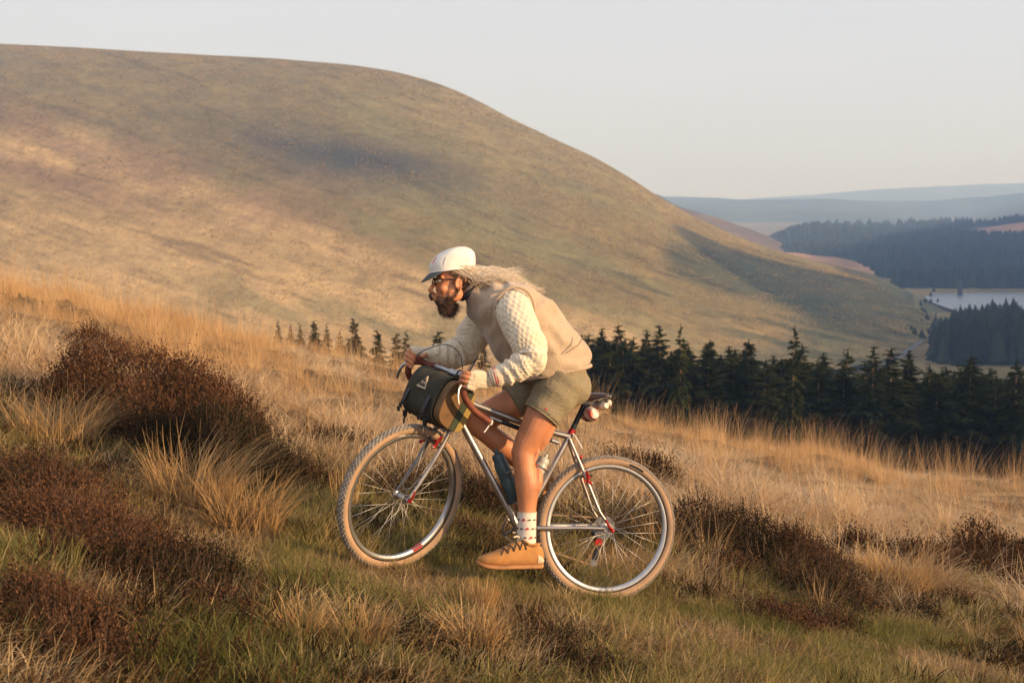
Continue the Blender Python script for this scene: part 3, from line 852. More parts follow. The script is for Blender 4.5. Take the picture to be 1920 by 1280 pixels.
# ---- heather bushes
M_heath = leafmat('heather_leaf', [(0.0, (0.022, 0.024, 0.011)), (0.4, (0.052, 0.031, 0.016)), (0.7, (0.095, 0.043, 0.023)), (1.0, (0.155, 0.076, 0.038))], transl=0.15, objw=0.0)
M_stem = mat('heather_stem', (0.09, 0.05, 0.03), 0.9)
def heather(mounds, lab, tint, seed):
    r = np.random.default_rng(seed + 500)
    cx = np.mean([m[0] for m in mounds]); cy = np.mean([m[1] for m in mounds]); cz = float(gz(cx, cy))
    root = empty('heather_bush', (cx, cy, cz))
    tag(root, lab, 'heather bush', 'heather bushes on the moor')
    Vs = []; Cs = []; Ss = []
    for mx, my, rx, ry, h in mounds:
        fine = 1.0 if cy > 8.6 else 1.5
        ns = int((1900 if fine == 1.0 else 1500) * fine * max(rx * ry, 0.03) ** 0.75 / 0.35)
        u = r.random(ns); a = r.random(ns) * 6.283
        rr = np.sqrt(u)
        edge_ = 1 + 0.35 * (fbm(np.cos(a) * 2 + mx, np.sin(a) * 2 + my, seed + 3, 2) - 0.5)
        x = mx + rx * rr * edge_ * np.cos(a); y = my + ry * rr * edge_ * np.sin(a)
        lump = 0.48 + 0.95 * fbm(x * 4.2 + mx, y * 4.2 + my, seed, 3)
        top = h * np.sqrt(np.clip(1 - 0.92 * rr ** 2.2, 0, 1)) * lump
        lay = 1 - r.random(ns) ** 2 * 0.8
        z0 = gz(x, y) + top * lay - 0.09
        tilt = 0.7 * rr + r.normal(0, 0.30, ns)
        L = r.uniform(0.06, 0.15, ns) * np.where(r.random(ns) < 0.12, 1.9, 1.0)
        ax = a + r.normal(0, 0.5, ns)
        d = np.stack([np.sin(tilt) * np.cos(ax), np.sin(tilt) * np.sin(ax), np.cos(tilt)], 1)
        side = np.stack([-np.sin(ax + r.normal(0, 1, ns)), np.cos(ax), np.zeros(ns)], 1)
        side /= np.linalg.norm(side, axis=1)[:, None]
        oth = np.cross(d, side)
        P0 = np.stack([x - cx, y - cy, z0 - cz], 1)
        colv = np.clip(r.normal(tint, 0.22, ns) + 1.1 * (fbm(x * 2.6, y * 2.6, 2, 3) - 0.5), 0, 1)
        # each sprig: five small leaf clusters up the twig, every one a slim triangle pair
        for kk in range(6):
            f = (kk + 0.6) / 6
            ang = kk * 2.4 + r.random(ns) * 1.2
            out = side * np.cos(ang)[:, None] + oth * np.sin(ang)[:, None]
            b = P0 + d * (L * f * 0.9)[:, None]
            ll = (0.021 + 0.012 * r.random(ns)) * (1.1 - 0.5 * f) / fine ** 0.8
            tip = b + out * (ll * 0.75)[:, None] + d * (ll * 0.9)[:, None]
            sd = np.cross(out, d) * (ll * 0.24)[:, None]
            md = b + (tip - b) * 0.5
            Vs.append(np.stack([b, md + sd, tip, md - sd], 1).reshape(-1, 3))
            c = np.zeros((ns, 4, 4)); c[..., 0] = colv[:, None]; c[..., 1] = f; c[..., 3] = 1
            Cs.append(c.reshape(-1, 4))
        Ss.append((P0, d, L, side))
    V = np.concatenate(Vs); C = np.concatenate(Cs)
    F = np.arange(len(V)).reshape(-1, 4)
    me = np_mesh('foliage', V, F, M_heath, False, {'col': C})
    link('foliage', me, root)
    V = []; 
    for P0, d, L, side in Ss:
        sel = slice(0, None, 2)
        p, dd, l, sd = P0[sel], d[sel], L[sel], side[sel]
        w = sd * 0.0018
        lo = p - dd * (l * 1.0)[:, None]; hi = p + dd * (l * 0.95)[:, None]
        V.append(np.stack([lo - w, lo + w, hi + w * .4, hi - w * .4], 1).reshape(-1, 3))
    V = np.concatenate(V)
    link('stems', np_mesh('stems', V, np.arange(len(V)).reshape(-1, 4), M_stem, False), root)
for i, (ms, lab, tint) in enumerate(HEATHER):
    heather(ms, lab, tint, i)
# ---------------------------------------------------------------- conifers
M_needle = leafmat('spruce_needles', [(0.0, (0.011, 0.018, 0.007)), (0.5, (0.026, 0.033, 0.012)), (1.0, (0.060, 0.060, 0.020))], transl=0.1, objw=0.4)
M_bark = mat('spruce_bark', (0.30, 0.18, 0.10), 0.95, var=0.35, vscale=6, bump=0.5, bscale=20)

def spruce_mesh(seed, H=12.0, R=1.6, base=0.18, nw=46, gap=0.0, thin=1.0):
    r = np.random.default_rng(seed)
    Vs = []; Cs = []
    for w in range(nw):
        f = (w + r.random() * 0.6) / nw
        z = H * (base + (1 - base) * f) 
        rad = R * 1.25 * (1 - f) ** 0.7 * r.uniform(0.75, 1.15) + 0.10
        if f < 0.25: rad *= 0.75 + f
        nb = int((15 if f < 0.8 else 9) * thin)
        a0 = r.random() * 6.28
        for b in range(nb):
            if r.random() < gap: continue
            a = a0 + 6.283 * b / nb + r.normal(0, 0.25)
            L = rad * r.uniform(0.55, 1.25)
            zb_ = z + r.normal(0, 0.55 * H * (1 - base) / nw * 1.6)
            up = 0.10 + 0.55 * f + r.normal(0, 0.14) - 0.65 * (1 - f)
            dirv = np.array([math.cos(a), math.sin(a), 0]); sd = np.array([-math.sin(a), math.cos(a), 0])
            cv = np.clip(0.35 + r.normal(0, 0.2) + 0.25 * f, 0, 1)
            nt = 6
            for j in range(nt):
                q = (j + 0.5) / nt
                c = dirv * (L * q) + np.array([0, 0, zb_ + L * (up * q - 0.45 * q * q)])
                tl = L * (0.36 * (1 - 0.5 * q)) + 0.10
                for sg in (-1, 1):
                    tip = c + sd * (sg * tl * 0.8) + dirv * tl * 0.55 + np.array([0, 0, -tl * r.uniform(0.1, 0.55)])
                    wv = dirv * (tl * 0.30) + np.array([0, 0, tl * 0.13 * sg * r.uniform(-1, 1)])
                    md = (c + tip) / 2
                    Vs.append([c - wv * 0.3, md - wv - np.array([0, 0, tl * 0.10]), tip, md + wv])
                    Cs.append(np.clip(cv + r.normal(0, 0.12), 0, 1))
            tip = dirv * L * 1.06 + np.array([0, 0, zb_ + L * (up - 0.42)])
            c = dirv * L * 0.55 + np.array([0, 0, zb_ + L * (up * 0.55 - 0.14)])
            wv = sd * 0.10 * L
            Vs.append([c, (c + tip) / 2 - wv, tip, (c + tip) / 2 + wv]); Cs.append(cv)
    # leader
    for k in range(5):
        a = k * 1.26
        Vs.append([(0, 0, H * 0.97), (0.10 * math.cos(a), 0.10 * math.sin(a), H * 0.985), (0, 0, H * 1.03), (-0.03 * math.cos(a), -0.03 * math.sin(a), H * 0.99)]); Cs.append(0.7)
    V = np.array(Vs).reshape(-1, 3)
    C = np.zeros((len(V), 4)); C[:, 0] = np.repeat(Cs, 4); C[:, 3] = 1
    return np_mesh('crown', V, np.arange(len(V)).reshape(-1, 4), M_needle, False, {'col': C})
def trunk_mesh(H, r):
    mb = MB()
    mb.tube([(0, 0, -0.6), (0.02, 0, H * .3), (-0.02, 0.02, H * .65), (0, 0, H * .98)], [r, r * .85, r * .5, 0.02], 7)
    return mb.mesh('trunk', M_bark)
SPR = [(spruce_mesh(1, 12, 1.9, 0.10), trunk_mesh(12, .15)), (spruce_mesh(2, 12, 1.65, 0.16), trunk_mesh(12, .14)),
       (spruce_mesh(3, 12, 2.2, 0.06, 48), trunk_mesh(12, .17)), (spruce_mesh(4, 12, 1.4, 0.42, 30, 0.25), trunk_mesh(12, .19)),
       (spruce_mesh(5, 12, 1.75, 0.2, 40, 0.12), trunk_mesh(12, .14)), (spruce_mesh(6, 12, 1.15, 0.55, 20, 0.3), trunk_mesh(12, .21))]
SMALL = [(spruce_mesh(11, 5, 1.15, 0.03, 20), trunk_mesh(5, .08)), (spruce_mesh(12, 5, 0.85, 0.05, 18, 0.15), trunk_mesh(5, .07)), (spruce_mesh(13, 5, 1.6, 0.02, 22), trunk_mesh(5, .1))]
def spruce(kind, x, y, s, lab, group, rz=0.0, sx=1.0, z=None, pool=SPR):
    cr, tr = pool[kind]
    root = empty('spruce_tree', (x, y, float(gz(x, y)) if z is None else z))
    root.rotation_euler = (random.gauss(0, .015), random.gauss(0, .015), rz)
    root.scale = (s * sx, s * sx, s)
    tag(root, lab, 'tree', group)
    link('trunk', tr, root); link('crown', cr, root)
    return root
# edge row of the plantation, told apart one by one: (px of the crown, py of the tip, distance, kind, width factor, label)
EDGE = [
 (1103, 634, 97, 0, 1.0, "broad dark spruce close behind the rider's back"),
 (1132, 622, 99, 1, 1.0, 'bushy spruce just right of the rider, above the saddle'),
 (1160, 616, 95, 0, 0.9, 'taller spruce with a pale bare stem rising behind the saddle'),
 (1188, 640, 101, 4, 0.9, 'shorter spruce in the dip right of the tall one behind the saddle'),
 (1210, 626, 96, 1, 0.9, 'pointed spruce left of the bright bare trunk'),
 (1238, 633, 94, 3, 0.9, 'thin spruce next to the bright bare trunk'),
 (1253, 640, 92, 5, 0.8, 'spruce with a bright sunlit bare trunk and a small top'),
 (1285, 645, 98, 4, 1.0, 'low spruce right of the bright bare trunk'),
 (1326, 644, 94, 2, 0.95, 'wide bushy spruce between the bright bare trunk and the lone stem'),
 (1366, 655, 97, 1, 0.9, 'slim spruce right of the wide bushy one'),
 (1402, 644, 93, 2, 1.0, 'broad dense spruce left of the lone bare stem'),
 (1445, 652, 90, 5, 0.95, 'tuft topped spruce on a long bare stem in the middle of the edge row'),
 (1472, 680, 96, 4, 0.9, 'short spruce right of the long bare stem'),
 (1502, 652, 94, 0, 1.0, 'reddish topped spruce in the middle of the right half of the row'),
 (1545, 668, 97, 1, 1.0, 'medium spruce right of the reddish topped one'),
 (1580, 662, 95, 4, 1.0, 'ragged spruce with a lighter top left of the pair of twin tops'),
 (1610, 668, 93, 3, 0.9, 'thin ragged spruce left of the tall twin tops'),
 (1676, 660, 90, 0, 1.1, 'tall spruce, the left one of the twin tops'),
 (1706, 664, 92, 1, 1.0, 'tall spruce, the right one of the twin tops'),
 (1742, 690, 95, 4, 0.8, 'low spruce in the gap right of the twin tops'),
 (1812, 672, 90, 2, 1.0, 'big dark rounded spruce near the right edge'),
 (1866, 664, 92, 5, 1.1, 'open topped spruce with a bare stem near the right edge'),
 (1912, 684, 89, 0, 1.0, 'dark spruce cut by the right edge of the picture'),
 (1648, 690, 96, 1, 0.9, 'small dark spruce left of the tall twin tops'),
 (1778, 700, 94, 1, 0.9, 'short spruce left of the big dark rounded one'),
]
for i, (px, py, D, kd, sx, lab) in enumerate(EDGE):
    p = bearing(px, py, D); zg = float(gz(p[0], D)) - 0.3
    H = p[2] - zg
    D = D - (7 if kd == 5 else 3 if kd == 3 else 0); sx = sx * (0.55 if kd == 5 else 1)
    spruce(kd, p[0], D, H / 12.3, lab, 'spruces along the plantation edge', random.random() * 6.28, 1.3 * sx * min(1.25, 12.3 / H))
# the crowded rows behind and between
k = 0
for row, D0 in enumerate((91.5, 94.5, 98, 101, 104.5, 108.5)):
    x = 4.3 + random.random()
    while x < 45:
        D = D0 + random.uniform(-1.0, 1.0)
        px = 960 + x / D * FPX
        lim = np.interp(px, [1080, 1250, 1450, 1700, 1900, 2200], [652, 668, 690, 712, 715, 730]) + random.uniform(-12, 18) - row * 2.5
        p = bearing(px, lim, D); zg = float(gz(x, D)) - 0.3
        H = max(5, p[2] - zg)
        spruce(random.choice((0, 1, 2, 4, 1)), x, D, H / 12.3, 'dark spruce crowded in the plantation behind the edge row', 'spruces inside the plantation', random.random() * 6.28, random.uniform(1.5, 1.95) * min(1.4, 12.3 / H))
        x += random.uniform(1.5, 2.4)
# small spruces scattered below the crest on the left
LEFT = [
 (520, 598, 62, 1, 12, 'faint scrubby spruce at the left end of the small row'), (545, 600, 64, 1, 16, 'second thin scrubby spruce from the left end of the small row'),
 (564, 595, 60, 1, 18, 'thin pointed spruce left of the small pair on the crest'), (590, 598, 60, 2, 20, 'low wide spruce in the left part of the small row'), (612, 600, 62, 1, 18, 'narrow little spruce left of the dark round one'),
 (634, 607, 63, 1, 22, 'small spruce touching the left side of the dark round one'), (663, 595, 58, 2, 42, 'dark round spruce standing out above the crest'),
 (709, 608, 60, 0, 30, 'lone narrow spruce right of the dark round one'), (744, 610, 60, 0, 34, 'dark spruce, left one of the pair near the raised hand'), (764, 618, 62, 1, 28, 'paler spruce, right one of the pair near the raised hand'),
 (818, 609, 56, 0, 44, "dark pointed spruce between the beard and the rider's far sleeve"), (843, 632, 58, 1, 24, "tiny spruce tip above the rider's far sleeve"), (905, 640, 60, 0, 30, "small spruce seen under the rider's chest"),
]
i_ = 0
for px, py, D, kd, hpx, lab in LEFT:
    D = D + 30
    p = bearing(px, py, D)
    H = 5.2 * hpx / 30 * 0.55 + 2.2
    p = p - np.array([0, 0, 0.16 * (1 + (i_ % 3))]); i_ += 1
    spruce(kd, p[0], D, H / 5.15, lab, 'small spruces below the crest', random.random() * 6.28, 0.75 if kd != 2 else 0.62, z=p[2] - H, pool=SMALL)

# ---------------------------------------------------------------- far-off woods
M_farwood = leafmat('far_conifers', [(0.0, (0.014, 0.020, 0.010)), (0.6, (0.028, 0.036, 0.016)), (1.0, (0.045, 0.05, 0.022))], transl=0.05, objw=0.8)
def cone_tree(seed):
    r = np.random.default_rng(seed); V = []; F = []
    for k, (z0, z1, rd) in enumerate(((0.05, 0.6, 0.19), (0.28, 0.82, 0.15), (0.55, 1.0, 0.10))):
        o = len(V); V.append((r.normal(0, .01), r.normal(0, .01), z1))
        for j in range(7):
            a = j / 7 * 6.283 + r.random() * .5; q = rd * r.uniform(0.7, 1.25)
            V.append((q * math.cos(a), q * math.sin(a), z0 + r.uniform(-.05, .05)))
        F += [(o, o + 1 + j, o + 1 + (j + 1) % 7) for j in range(7)]
    C = np.zeros((len(V), 4)); C[:, 0] = r.random(); C[:, 3] = 1
    return np_mesh('far_tree', V, F, M_farwood, False, {'col': C})
CONE = [cone_tree(i) for i in range(4)]
def wood_on(name, g, n, sel, h, label, wide=1.0):
    xx, D, zz, T, PX = g
    j = RNG.integers(0, xx.shape[0] - 1, n * 6); i = RNG.integers(0, xx.shape[1] - 1, n * 6)
    fj, fi = RNG.random(n * 6), RNG.random(n * 6)
    def ip(A): return (A[j, i] * (1 - fj) + A[j + 1, i] * fj) * (1 - fi) + (A[j, i + 1] * (1 - fj) + A[j + 1, i + 1] * fj) * fi
    p = np.stack([ip(xx), ip(D), ip(zz)], 1); px = ip(PX); t = ip(T)
    ok = sel(px, t, p) & (t < 1.25)
    p = p[ok][:n]; m = len(p)
    s = RNG.uniform(h[0], h[1], m); w = RNG.uniform(0.9, 1.5, m) * wide
    return scatter(name, p, np.stack([np.zeros(m), np.zeros(m), RNG.random(m) * 6.28], 1), np.stack([s * w, s * w, s], 1), RNG.integers(0, 4, m), CONE, label)
wood_on('far_wood', gW, 1500, lambda px, t, p: (px > 1738 + 60 * (1 - np.clip(t, 0, 1)) * 0.3) & (t > 0.05), (11, 16), 'dark conifer wood in front of the reservoir', 1.1)
wood_on('far_wood', gB, 9000, lambda px, t, p: ~((px + (420 + 95 * (1 - t) - 430) * 4 > 1800) & (t > 0.62) & (t < 0.985)), (6, 14), 'blue hazy forest on the slopes beyond the reservoir', 1.6)
wood_on('far_wood', gF, 900, lambda px, t, p: (px > 1676) & (t < 0.42) & (t > 0.02), (11, 16), 'belt of dark trees along the far shore of the reservoir', 1.2)
# rush and grass tufts that roughen the big hill
M_rush = leafmat('hill_rushes', [(0.0, (0.14, 0.11, 0.046)), (0.4, (0.23, 0.168, 0.07)), (0.75, (0.37, 0.25, 0.11)), (1.0, (0.47, 0.32, 0.15))], transl=0.1, objw=1.0)
def tuft_dome(seed):
    r = np.random.default_rng(seed); V = [(0, 0, 1.0)]; F = []
    for j in range(7):
        a = j / 7 * 6.283; q = 1.0 * r.uniform(.7, 1.3)
        V.append((q * math.cos(a), q * math.sin(a), -0.25)); V.append((.7 * q * math.cos(a + .3), .7 * q * math.sin(a + .3), .55 * r.uniform(.7, 1.2)))
    for j in range(7):
        k = (j + 1) % 7
        F += [(0, 2 + 2 * j, 2 + 2 * k), (2 + 2 * j, 1 + 2 * j, 2 + 2 * k), (1 + 2 * j, 1 + 2 * k, 2 + 2 * k)]
    C = np.zeros((len(V), 4)); C[:, 3] = 1
    return np_mesh('hill_tuft', V, F, M_rush, False, {'col': C})
_xx, _D, _zz, _T, _PX = gH
_n = 170000
_j = RNG.integers(0, 300, _n); _i = RNG.integers(0, _xx.shape[1] - 1, _n)
_clump = fbm(_PX[_j, _i] / 40, _T[_j, _i] * 30 - _PX[_j, _i] / 60, 5, 3)
_ok = (_PX[_j, _i] > -200) & (_T[_j, _i] < 1.02) & (_clump + RNG.normal(0, .08, _n) > .50)
_j, _i = _j[_ok], _i[_ok]; _m = len(_j)
_p = np.stack([_xx[_j, _i] + RNG.normal(0, .6, _m), _D[_j, _i] + RNG.normal(0, .4, _m), _zz[_j, _i]], 1)
_s = RNG.uniform(.07, .20, _m) * (_D[_j, _i] / 600); _w = RNG.uniform(1.5, 3.4, _m)
scatter('hill_tussocks', _p, np.stack([np.zeros(_m)] * 2 + [RNG.random(_m) * 6.28], 1), np.stack([_s * _w, _s * _w, _s], 1), RNG.integers(0, 3, _m), [tuft_dome(i) for i in range(3)], 'rush and grass tussocks covering the big hill')
# scrub along the foot of the hill
n = 170
px = RNG.uniform(1560, 1760, n); py = 640 - (px - 1560) * 0.25 + RNG.normal(0, 16, n)
pts = []
for a, b in zip(px, py):
    d = bearing(a, b, 1.0); D = (-40.5 - 1.8) / (d[2] - 1.8); D = min(max(D, 440), 900)
    pts.append((d[0] * D, D, -41.0))
s = RNG.uniform(1.2, 4.0, n)
scatter('scrub', pts, np.zeros((n, 3)), np.stack([s * 2.2, s * 2.2, s], 1), RNG.integers(0, 4, n), CONE, 'scattered scrub at the foot of the hill')
# intake tower by the shore
M_tower = mat('tower_stone', (0.06, 0.058, 0.055), 0.9, var=0.2, vscale=1.5)
d = bearing(1800, 552, 1.0); D = (-43 - 1.8) / (d[2] - 1.8)
root = empty('intake_tower', (d[0] * D, D, -43.1))
tag(root, 'small dark stone tower at the edge of the reservoir', 'tower')
mb = MB(); mb.lathe([(1.7, 0), (1.5, 5), (1.5, 7.5)], 14, 'z'); mb.build('wall', M_tower, root)
mb = MB(); mb.lathe([(1.8, 7.5), (1.8, 7.8), (0.05, 10.0)], 14, 'z'); mb.build('roof', mat('slate', (0.05, 0.05, 0.055), .8), root)
# ---------------------------------------------------------------- bicycle
BX = Vector((0.95179, 0.23672, -0.19509)); BY = Vector((-0.25906, 0.96088, -0.09799)); BZ = Vector((0.16426, 0.14380, 0.97588))
BM = Matrix(((BX.x, BY.x, BZ.x, 0.41426), (BX.y, BY.y, BZ.y, 6.98097), (BX.z, BY.z, BZ.z, -0.07216), (0, 0, 0, 1)))
def front_matrix():
    u = Vector((-0.81787, -0.50027, 0.28430)); a = Vector((0.47253, -0.86587, -0.16426)); w = Vector((0.32834, 0, 0.94456))
    return Matrix(((u.x, a.x, w.x, -1.05797), (u.y, a.y, w.y, 0), (u.z, a.z, w.z, 0.362), (0, 0, 0, 1)))
FM = front_matrix()

M_steel = mat('clear_coated_steel', (0.42, 0.375, 0.335), 0.40, 0.95, var=0.24, vscale=7, bump=0.06, bscale=150)
M_alloy = mat('polished_alloy', (0.42, 0.415, 0.41), 0.40, 1.0, var=0.06, vscale=30)
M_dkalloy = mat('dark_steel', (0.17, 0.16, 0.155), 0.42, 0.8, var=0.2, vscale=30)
M_black = mat('black_metal', (0.022, 0.022, 0.024), 0.38, 0.3)
M_rubber = mat('dusty_rubber', (0.22, 0.185, 0.15), 0.92, var=0.3, vscale=30, bump=0.3, bscale=200)
M_knob = mat('worn_knobs', (0.27, 0.23, 0.185), 0.92, var=0.3, vscale=40)
M_tan = mat('tan_sidewall', (0.44, 0.27, 0.155), 0.9, vscale=9, col2=(0.31, 0.205, 0.125), bump=0.1, bscale=300)
M_red = mat('red_anodised', (0.50, 0.035, 0.022), 0.3, 0.6)
M_cable = mat('cable_housing', (0.02, 0.02, 0.022), 0.45)
M_tape = mat('oxblood_tape', (0.165, 0.040, 0.020), 0.55, var=0.3, vscale=40, bump=0.25, bscale=120)
M_white = mat('white_cord', (0.78, 0.75, 0.68), 0.7)
M_leather = mat('saddle_leather', (0.045, 0.022, 0.016), 0.32, var=0.4, vscale=12)
M_chain = mat('rusty_chain', (0.22, 0.14, 0.07), 0.55, 0.5, var=0.3, vscale=60)
M_spoke = mat('spoke_steel', (0.50, 0.47, 0.44), 0.45, 0.9)

bike = empty('bicycle', mw=BM)
tag(bike, 'bare steel touring bicycle with tan wall tyres climbing the grassy slope', 'bicycle')

RT = 0.362
def wheel(mw, rear):
    mb = MB()
    mb.lathe([(0.3165, -.0125), (0.312, -.0128), (0.302, -.0120), (0.297, -.008), (0.296, 0), (0.297, .008), (0.302, .0120), (0.312, .0128), (0.3165, .0125), (0.309, .008), (0.309, -.008)], 120, closed=True)
    w = mb.build('wheel', M_alloy, bike, mw=mw)
    # tyre: tan sidewalls with a dark tread band
    prof = []; mt = []
    for i in range(25):
        a = R_(-138 + 276 * i / 24)
        prof.append((0.3385 + 0.0225 * math.cos(a), 0.0245 * math.sin(a)))
        mt.append(0 if abs(-138 + 276 * (i + .5) / 24) < 57 else 1)
    mb = MB(); mb.lathe(prof, 120, mats=mt)
    mb.build('tyre', [M_rubber, M_tan], w)
    mb = MB()
    nk = 92
    for k in range(nk):
        for (aa, off, sz) in ((0, 0, (.0085, .010, .0045)), (24, .5, (.0085, .008, .0045)), (-24, .5, (.0085, .008, .0045)), (47, 0, (.009, .007, .0050)), (-47, 0, (.009, .007, .0050)), (60, .5, (.006, .005, .0032)), (-60, .5, (.006, .005, .0032))):
            a = 2 * math.pi * (k + off) / nk
            q = R_(aa)
            r = 0.3385 + 0.0225 * math.cos(q); h = 0.0245 * math.sin(q)
            rad = Vector((math.cos(a), 0, math.sin(a))); tn = Vector((-math.sin(a), 0, math.cos(a))); yy = Vector((0, 1, 0))
            nn = rad * math.cos(q) + yy * math.sin(q); cc = rad * r + yy * h + nn * 0.001
            ss = tn.cross(nn)
            rot = Matrix((tn, ss, nn)).transposed()
            mb.box(cc, (sz[0] * 1.25, sz[1], sz[2] * 1.5), rot)
    t = mb.build('tread', M_knob, w, smooth=False); t['kind'] = 'stuff'
    # hub
    mb = MB()
    e = 0.033 if not rear else 0.036
    mb.lathe([(0.0, -.052), (.009, -.052), (.009, -e - .004), (.023, -e - .002), (.023, -e + .003), (.012, -e + .008), (.0115, e - .008), (.023, e - .003), (.023, e + .002), (.009, e + .004), (.009, .052), (0, .052)], 24)
    mb.build('hub', M_alloy, w)
    def spoke_mesh(sgn, side):
        a0 = 0; a1 = sgn * R_(62)
        p0 = Vector((.021 * math.cos(a1), side * e, .021 * math.sin(a1))); p1 = Vector((.303, side * .003, 0))
        mb = MB(); mb.tube([p0, p0.lerp(p1, .5), p1], .0010, 5)
        return mb.mesh('spoke', M_spoke)
    sm = {(s, d): spoke_mesh(s, d) for s in (1, -1) for d in (1, -1)}
    n = 32
    for k in range(n):
        d = 1 if k % 2 else -1; s = 1 if (k // 2) % 2 else -1
        o = link('spoke', sm[(s, d)], w, None, Matrix.Rotation(-2 * math.pi * (k + .3) / n, 4, 'Y'))
    return w

rear = wheel(Matrix.Translation((0, 0, RT)), True)
front = wheel(FM @ Matrix.Identity(4), False)

# printed panel on the rear sidewall and a red band on the front rim
def arcpatch(r0, r1, h, a0, a1, n=14, th=0.0006):
    mb = MB(); V = []; F = []
    for i in range(n + 1):
        a = R_(a0 + (a1 - a0) * i / n)
        V += [(r0 * math.cos(a), h[0], r0 * math.sin(a)), (r1 * math.cos(a), h[1], r1 * math.sin(a))]
    F = [(2 * i, 2 * i + 1, 2 * i + 3, 2 * i + 2) for i in range(n)]
    mb.add(V, F); return mb
arcpatch(0.331, 0.342, (-.0243, -.0253), 66, 80).build('label', M_black, rear)
arcpatch(0.296, 0.3115, (.0133, .0136), 222, 211).build('rim_decal', mat('red_decal', (0.36, 0.05, 0.045), 0.5), front)
arcpatch(0.2955, 0.2955, (-.009, .009), 222, 211).build('rim_decal', mat('red_decal', (0.36, 0.05, 0.045), 0.5), front)

# frame
BB = Vector((-.45, 0, .292)); ST = Vector((-.268, 0, .792))
H0 = Vector((-.893, .006, .757)); H1 = Vector((-.842, .006, .905))
mb = MB()
mb.tube([BB + Vector((0, 0, 0)), BB.lerp(ST, .5), ST + (ST - BB).normalized() * .018], .0145, 16)
frame = mb.build('frame', M_steel, bike)
def part(name, fn, m, parent=bike, mw=None, smooth=True):
    mb = MB(); fn(mb); return mb.build(name, m, parent, smooth, mw=mw)
part('down_tube', lambda b: b.tube([(-.872, .004, .818), (-.85, 0, .79), (-.47, 0, .318), (-.452, 0, .295)], .0172, 18), M_steel, frame)
part('top_tube', lambda b: b.tube([(-.848, .004, .888), (-.767, 0, .858), (-.548, 0, .816), (-.36, 0, .789), (-.275, 0, .783)], [.0155] * 5, 16), M_steel, frame)
part('head_tube', lambda b: b.tube([H0, H0.lerp(H1, .12), H0.lerp(H1, .121), H0.lerp(H1, .88), H0.lerp(H1, .881), H1], [.021, .021, .0185, .0185, .021, .021], 18), M_steel, frame)
part('bottom_bracket_shell', lambda b: b.lathe([(0, -.035), (.02, -.035), (.02, .035), (0, .035)], 20, 'y', tuple(BB)), M_steel, frame)
for s in (-1, 1):
    part('chain_stay', lambda b: b.tube([(-.445, s * .018, .294), (-.36, s * .036, .315), (-.12, s * .062, .352), (-.022, s * .066, .3635)], [.012, .0118, .0095, .007], 12), M_steel, frame)
    part('seat_stay', lambda b: b.tube([(-.272, s * .016, .772), (-.20, s * .036, .655), (-.07, s * .060, .44), (-.006, s * .066, .374)], [.0085, .0085, .0078, .006], 12), M_steel, frame)
    part('dropout', lambda b: b.prism([(-.035, .350), (-.03, .376), (-.008, .392), (.012, .378), (.014, .352), (-.005, .345)], s * .064, s * .069), M_steel, frame, smooth=False)
part('brake_bridge', lambda b: b.tube([(-.196, -.036, .655), (-.196, .036, .655)], .006, 8), M_steel, frame)
part('seat_collar', lambda b: b.tube([ST + Vector((.0015, 0, .004)), ST + Vector((.0105, 0, .028))], .0185, 16), M_red, bike)
part('collar_lever', lambda b: b.tube([(-.262, -.02, .80), (-.245, -.027, .785), (-.205, -.034, .735)], [.004, .0035, .003], 8), M_white, bike)
part('seatpost', lambda b: b.tube([(-.272, 0, .78), (-.222, 0, .945)], .0132, 16), M_black, bike)
part('seatpost_head', lambda b: b.box((-.217, 0, .958), (.045, .036, .026), None, .006), M_black, bike)

# saddle
sad = MB()
rr = []
for i in range(15):
    f = i / 14
    x = -.385 + .285 * f
    zt = np.interp(f, [0, .08, .5, .85, 1], [.988, 1.0, 1.008, 1.026, 1.022])
    hw = np.interp(f, [0, .06, .4, .65, .85, .96, 1], [.008, .019, .023, .045, .074, .070, .045])
    dp = np.interp(f, [0, .1, .5, .8, .95, 1], [.012, .040, .048, .034, .022, .012])
    rr.append(((x, 0, zt - dp / 2), dp / 2, hw, (1, 0, 0)))
sad.loft(rr, 26, 3.2)
saddle = sad.build('saddle', M_leather, bike)
part('saddle_rail', lambda b: b.tube([(-.36, .012, .966), (-.26, .022, .962), (-.17, .022, .965), (-.115, .04, 1.0)], .0035, 8), M_alloy, saddle)
part('saddle_rail', lambda b: b.tube([(-.36, -.012, .966), (-.26, -.022, .962), (-.17, -.022, .965), (-.115, -.04, 1.0)], .0035, 8), M_alloy, saddle)
for y in (-.062, -.03, .03, .062):
    part('rivet', lambda b: b.ball((-.104 - abs(y) * .12, y, 1.012), (.005, .006, .006), 10), M_alloy, saddle)
part('skirt_edge', lambda b: b.tube([(-.125, -.066, 1.006), (-.16, -.073, .998), (-.2, -.05, .976)], .0022, 6), M_dkalloy, saddle)

# fork in its steered position
part('fork', lambda b: b.tube([(-.03, 0, .375), (-.03, 0, .64)], .0135, 14), M_steel, bike, FM)
fork = bpy.data.objects['fork']
part('fork_crown', lambda b: b.tube([(-.028, -.050, .378), (-.03, -.03, .395), (-.03, 0, .402), (-.03, .03, .395), (-.028, .050, .378)], [.011, .0135, .015, .0135, .011], 12), M_steel, fork)
for s in (-1, 1):
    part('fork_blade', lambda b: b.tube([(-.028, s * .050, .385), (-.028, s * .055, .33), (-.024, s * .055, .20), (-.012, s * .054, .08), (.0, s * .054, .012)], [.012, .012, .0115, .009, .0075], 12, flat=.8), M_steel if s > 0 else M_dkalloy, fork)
    part('fork_end', lambda b: b.box((0.0, s * .054, .004), (.02, .005, .03), None, .002), M_steel, fork)
part('headset_spacer', lambda b: b.tube([(-.03, 0, .585), (-.03, 0, .62)], .017, 16), M_black, bike, FM)
